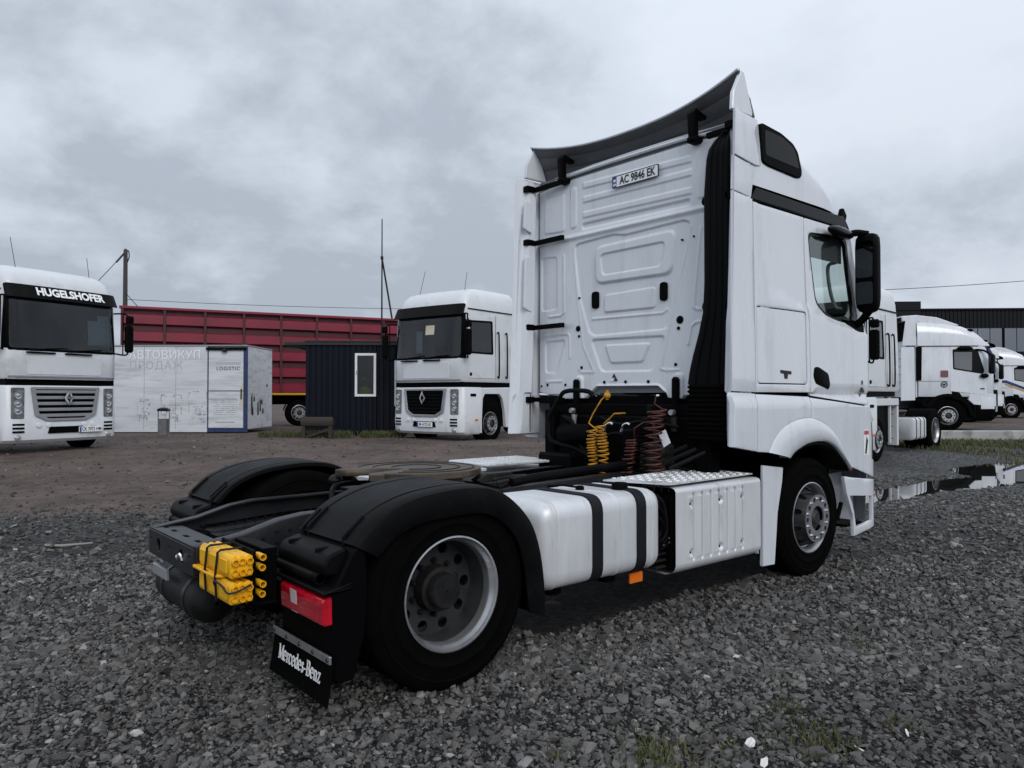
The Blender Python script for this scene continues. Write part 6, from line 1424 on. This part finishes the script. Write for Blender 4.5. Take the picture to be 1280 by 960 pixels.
# person in a hi-vis vest behind the cabin window
mat('vest', (0.45, 0.55, 0.01), 0.7); mat('dark_cloth', (0.012, 0.013, 0.016), 0.85); mat('skin', (0.30, 0.17, 0.12), 0.6)
pp = thing('person', 'person in dark clothes and yellow hi-vis vest inside the navy cabin window', 'person', W(lat(456, ND + .3), ND + .32, nz0.z + .06), heading(0, -1))
PB = .06
b = B(); rings = []
for z_, rx, ry in ((.0, .13, .10), (.5, .15, .11), (.85, .17, .12), (1.0, .17, .12), (1.2, .19, .12), (1.38, .21, .11), (1.45, .15, .09), (1.49, .06, .06), (1.55, .055, .06), (1.58, .075, .085), (1.66, .085, .10), (1.74, .08, .095), (1.79, .04, .05)):
    rings.append([(ry * math.cos(a), rx * math.sin(a), z_) for a in [2 * math.pi * k / 16 for k in range(16)]])
b.loft(rings, cap=True)
for s in (-1, 1):
    b.tube([(0, s * .19, 1.40), (.02, s * .25, 1.22), (.08, s * .24, 1.05), (.22, s * .16, 1.08), (.27, s * .13, 1.10)], [.06, .052, .045, .038, .035], 8)
obj('body', b, 'dark_cloth', pp)
b = B(); rings = []
for z_, rx, ry in ((.95, .182, .132), (1.2, .202, .132), (1.36, .20, .122), (1.43, .15, .10)):
    rings.append([(ry * math.cos(a), rx * math.sin(a), z_) for a in [2 * math.pi * k / 16 for k in range(16)]])
b.loft(rings); obj('vest', b, 'vest', pp)
b = B(); b.ell((.035, 0, 1.665), (.075, .068, .085), 12, 8); b.ell((.112, 0, 1.66), (.018, .014, .02), 8, 5); obj('face', b, 'skin', pp)
b = B(); b.ell((-.015, 0, 1.72), (.095, .088, .075), 12, 8); obj('hair', b, 'dark_cloth', pp)

# ================================================================== bench, bin, masts, wires
mat('old_wood', (0.032, 0.026, 0.021), 0.85, noise=.3, nscale=5, bump=.3, bscale=20, stretch=(1, 6, 6)); mat('bin_steel', (0.17, 0.17, 0.175), 0.6, noise=.2); mat('concrete', (0.36, 0.36, 0.35), 0.85, noise=.15, nscale=2, dirt=(.12, .12, .11), dirtlo=.5, dirthi=.75, bump=.2, bscale=20)
mat('pole_wood', (0.05, 0.048, 0.045), 0.85, noise=.2)
BD = 20.8; bz = gz(lat(396, BD), BD)
bn = thing('bench', 'low bench with a thick rounded wooden beam in front of the navy cabin', 'bench', W(lat(396, BD), BD, bz), heading(1, -.05))
b = B(); b.prism(rounded([(-.03, .33), (.16, .31), (.20, .44), (.16, .58), (0, .60), (-.06, .46)], .05), 'x', -.45, .45); obj('seat_beam', b, 'old_wood', bn, bevel=.03)
for x_ in (-.38, .38):
    b = B(); b.box((x_ - .05, -.02, 0), (x_ + .05, .14, .34), .01); obj('leg', b, 'old_wood', bn)
b = B(); b.prism([(-.34, .05), (-.30, .0), (.34, .22), (.30, .28)], 'y', .02, .06); obj('brace', b, 'old_wood', bn)
b = B(); b.box((-.3, .16, .06), (.34, .19, .14), .005); obj('board', b, 'old_wood', bn)
BD = 21.6; bz = gz(lat(205, BD), BD)
tb = thing('litter_bin', 'grey litter bin hanging in a steel hoop by the container wall', 'bin', W(lat(205, BD), BD, bz + .02), heading(1, -.05))
b = B(); b.tube(smooth_open([(-.20, 0, 0), (-.20, 0, .70), (-.17, 0, .79), (0, 0, .82), (.17, 0, .79), (.20, 0, .70), (.20, 0, 0)], 4), .017, 8); obj('hoop', b, 'bin_steel', tb)
b = B(); b.loft([[(x_ * k, y_ * k, z_) for x_, y_ in rounded(rect(-.16, -.13, .16, .13), .03)] for z_, k in ((.06, .85), (.48, 1), (.50, 1.05), (.50, .95), (.1, .8))], cap=True); obj('bucket', b, 'bin_steel', tb)
b = B(); b.prism(rounded([(-.20, .72), (.20, .72), (.16, .80), (-.16, .80)], .02), 'y', -.12, .12); obj('hood', b, 'dark_metal', tb); tb.scale = (.82, .82, 1)
def pole(label, px, dep, ztop, r0, r1, m='pole_wood', z0=None, name='utility_pole', cat='pole'):
    z0 = gz(lat(px, dep), dep) if z0 is None else z0
    t = thing(name, label, cat, W(lat(px, dep), dep, z0)); b = B(); b.tube([(0, 0, 0), (0, 0, (ztop - z0) * .5), (0, 0, ztop - z0)], [r0, (r0 + r1) / 2, r1], 10); obj('post', b, m, t, ang=60); return t, ztop - z0
zat = lambda py, dep: CAM.z - (py - 495.6) / FPX * dep
pd = 33.0
t_, h_ = pole('weathered utility pole with a stay arm behind the lettered white truck', 155.5, pd, zat(312, pd), .12, .085)
rl = (RT.x, RT.y)
b = B(); b.tube([(0, 0, h_ - .08), (-.42 * rl[0], -.42 * rl[1], h_ - .55)], .04, 6); b.tube(smooth_open([(0, 0, h_ - .1), (.12 * rl[0], .12 * rl[1], h_ - .02), (.16 * rl[0], .16 * rl[1], h_ - .3), (.05, 0, h_ - .6)], 4), .025, 6); obj('stay_arm', b, 'pole_wood', t_)
b = B(); b.lathe([(.01, .06), (.05, .05), (.06, -.05), (.02, -.06)], (0, 0, h_), 'z', 8); obj('insulator', b, 'ink', t_)
pd = 24.8
t_, h_ = pole('thin steel mast with a slanting strut rising behind the navy cabin', 477, pd, zat(273, pd), .040, .018, 'dark_metal', name='mast', cat='mast')
b = B(); b.tube([(0, 0, h_ - (322 - 273) / FPX * pd), (.34 * rl[0], .34 * rl[1], h_ - (398 - 273) / FPX * pd)], .030, 6); b.lathe([(.05, -.05), (.05, .05)], (0, 0, h_ - (322 - 273) / FPX * pd), 'z', 8); obj('strut', b, 'dark_metal', t_)
def wire(label, p0, p1, sag, r_=.010):
    P_ = []
    for k in range(25):
        t = k / 24; p = p0.lerp(p1, t); p.z -= sag * 4 * t * (1 - t); P_.append(p)
    b = B(); b.tube(P_, r_, 5); return tag(obj('overhead_wire', b, 'ink', ang=80), label, 'wire')
wp = W(lat(155.5, 33), 33); pt = lambda px, py, dep: W(lat(px, dep), dep, zat(py, dep))
wire('thin overhead wire running along above the red trailer', pt(155.5, 374, 33), pt(640, 386, 40), .15, .012)
wire('stay cable slanting down left from the utility pole top', pt(155, 314, 33), pt(100, 372, 30), .05, .016)
wire('cable drooping right from the utility pole down to the hut roof', pt(156, 366, 33), pt(240, 432, 27.6), .25, .018)
wire('thin overhead wire crossing the sky above the dark building', pt(1030, 365, 52), pt(1420, 338, 52), .2, .022)

# ================================================================== kerb, dark building, far things
b = B(); k0 = lat(1150, KERB_D); b.box((0, -.12, 0), (16, .14, .42), .02)
kb = tag(obj('concrete_kerb', b, 'concrete'), 'low grey concrete kerb wall edging the parked tractors at right', 'kerb'); kb.location = W(11.2, KERB_D - .1, .06); kb.rotation_euler = (0, 0, heading(1, 0))
mat('cladding', (0.005, 0.0065, 0.010), 0.5, spec=.15); mat('cladding_grey', (0.14, 0.15, 0.17), 0.4); mat('pane_sky', (0.20, 0.22, 0.25), 0.08, 0.7)
HD = 62
hb_ = thing('warehouse', 'long dark clad building with a band of windows behind the tractors', 'building', W(lat(1090, HD), HD, .4), heading(1, -.06))
top = zat(388, HD) - .4
b = B(); n = 120; P_ = []
for k in range(n): x_ = 38 * k / n; P_ += [(x_, 0), (x_ + .22, 0), (x_ + .25, .05), (x_ + .29, .05)]
z0w, z1w = zat(440, HD) - .4, zat(411, HD) - .4
b.loft([[(p[0], p[1], z_) for p in P_] for z_ in (z1w, top)], closed_ring=False); b.loft([[(p[0], p[1], z_) for p in P_] for z_ in (0, z0w)], closed_ring=False); obj('wall', b, 'cladding', hb_, ang=20)
b = B(); b.box((0, .3, 0), (38, 12, top - .1)); obj('wall_core', b, 'cladding', hb_)
b = B(); b.box((-.2, -.15, top), (38.2, 12, top + .12)); obj('roof', b, 'cladding', hb_)
b = B(); tw = zat(377, HD) - .4; b.box((-2, -.05, 0), (lat(1150, HD) - lat(1090, HD), 4, tw), .02); obj('tower', b, 'cladding', hb_)
x_ = 7.6; k = 0
while x_ < 24:
    b = B(); b.box((x_, .02, z0w), (x_ + .92, .08, z1w)); obj('window', b, 'pane_sky', hb_)
    x_ += .98 if k % 3 != 2 else 1.15; k += 1
b = B(); b.box((0, .06, z0w - .05), (38, .25, z1w + .05)); obj('window_reveal', b, 'black', hb_)

# ================================================================== vegetation and scraps
mat('grass', (0.060, 0.078, 0.024), 0.8, noise=.35, nscale=1.5, dirt=(0.10, 0.085, 0.045), dirtlo=.45, dirthi=.62, dscale=3)
def blades(name, l, d, h, label, lean=.5, wd=.006):
    n = len(l); z = terrain(l, d); a = rng.uniform(0, 2 * np.pi, n); ln = rng.uniform(0, lean, n); b_ = rng.uniform(0, 2 * np.pi, n)
    x = CAM.x + l * RT.x + d * FW.x; y = CAM.y + l * RT.y + d * FW.y
    w_ = wd * rng.uniform(.6, 1.4, n)
    v0 = np.stack([x - np.cos(a) * w_, y - np.sin(a) * w_, z - .005], -1); v1 = np.stack([x + np.cos(a) * w_, y + np.sin(a) * w_, z - .005], -1)
    tx, ty = x + np.cos(b_) * ln * h, y + np.sin(b_) * ln * h; mx2, my2 = x + np.cos(b_) * ln * h * .35, y + np.sin(b_) * ln * h * .35
    v2 = np.stack([mx2 + np.cos(a) * w_ * .8, my2 + np.sin(a) * w_ * .8, z + h * .6], -1); v3 = np.stack([mx2 - np.cos(a) * w_ * .8, my2 - np.sin(a) * w_ * .8, z + h * .6], -1); v4 = np.stack([tx, ty, z + h * .92], -1)
    V = np.stack([v0, v1, v2, v3, v4], 1).reshape(-1, 3); i0 = np.arange(n) * 5
    F = np.concatenate([np.stack([i0, i0 + 1, i0 + 2], -1), np.stack([i0, i0 + 2, i0 + 3], -1), np.stack([i0 + 3, i0 + 2, i0 + 4], -1)])
    o = link(name, np_mesh(name, V, F), 'grass'); o['kind'] = 'stuff'; o['label'] = label; o['category'] = 'grass'; return o
n = 9000; l = rng.uniform(lat(330, 21.5), lat(505, 21.5), n); d = 20.9 + rng.gamma(1.6, .35, n); c = np.sin(l * 3.1) + np.sin(l * 7.7 + d * 3); k = rng.uniform(-1.6, 1.6, n) < c + .3
blades('grass_strip', l[k], d[k], rng.uniform(.04, .24, k.sum()) , 'rough grass growing along the foot of the hut and cabin', .7, .010)
n = 15000; d = rng.uniform(17.0, 22.9, n); l = rng.uniform(10.4, 17.5, n); c = np.sin(l * 2.3 + d) + np.sin(l * 5.7 + d * 2.1) + (d - 19.5) * .7; k = rng.uniform(-1.4, 1.6, n) < c * .8
blades('grass_verge', l[k], d[k], rng.uniform(.03, .16, k.sum()), 'patchy low grass in front of the concrete kerb', .8, .011)
tl, td, th = [], [], []
for px, py, n, s_, hh in ((820, 946, 260, .075, .07), (1018, 925, 300, .10, .06), (980, 882, 90, .05, .05), (895, 930, 90, .08, .04), (1072, 808, 40, .05, .05), (800, 925, 90, .06, .04), (690, 945, 40, .03, .05), (1120, 905, 60, .05, .04), (985, 845, 120, .06, .03)):
    dd = CAM.z / ((py - 495.6) / FPX); tl.append(rng.normal(lat(px, dd), s_, n)); td.append(rng.normal(dd, s_, n)); th.append(rng.uniform(.3, 1, n) * hh)
blades('weeds', np.concatenate(tl), np.concatenate(td), np.concatenate(th), 'small green weeds sprouting between the stones', .9, .004)
mat('scrap_white', (0.62, 0.62, 0.60), 0.6); mat('scrap_red', (0.4, 0.02, 0.03), 0.5); mat('scrap_lime', (0.5, 0.6, 0.05), 0.5)
def scrap(px, py, size, label, m='scrap_white', asp=.5, seed=0):
    rr = random.Random(seed); dd = CAM.z / ((py - 495.6) / FPX); p = W(lat(px, dd), dd, gz(lat(px, dd), dd) + .022); t = []
    size *= .7; n = 9; poly = [((1 + rr.uniform(-.3, .3)) * math.cos(2 * math.pi * k / n) * size, (1 + rr.uniform(-.3, .3)) * math.sin(2 * math.pi * k / n) * size * asp) for k in range(n)]
    b = B(); b.plate([poly], lambda u, v, w_: (u, v, .012 * math.sin(u * 60 + v * 40) + w_), .003); o = tag(obj('litter_scrap', b, m), label, 'litter', 'scraps on the gravel'); o.location = p; o.rotation_euler = (rr.uniform(-.2, .2), rr.uniform(-.2, .2), rr.uniform(0, 3))
scrap(935, 932, .050, 'largest crumpled white scrap at the bottom of the gravel', seed=1)
scrap(952, 956, .035, 'white scrap at the bottom edge below the largest scrap', seed=2)
scrap(1070, 938, .030, 'white flake to the right of the largest white scrap', seed=3)
scrap(1130, 918, .022, 'small white flake beside the lower right weeds', seed=4)
scrap(1133, 811, .025, 'white fragment on the gravel right of the front wheel', seed=5, asp=.4)
scrap(1064, 872, .018, 'tiny white chip in the middle of the right gravel', seed=6)
scrap(1214, 890, .014, 'tiny red plastic chip at lower right', 'scrap_red', seed=7)
scrap(1277, 853, .016, 'lime green chip at the right edge', 'scrap_lime', seed=8)
dd = CAM.z / ((686 - 495.6) / FPX); b = B(); b.tube([tuple(W(lat(58, dd + .05), dd + .05, .03)), tuple(W(lat(78, dd), dd, .035)), tuple(W(lat(102, dd - .1), dd + .12, .04))], [.010, .014, .008], 7)
mat('dry_stick', (0.26, 0.24, 0.22), 0.8); tag(obj('stick', b, 'dry_stick'), 'pale dry stick lying on the gravel at far left', 'stick')
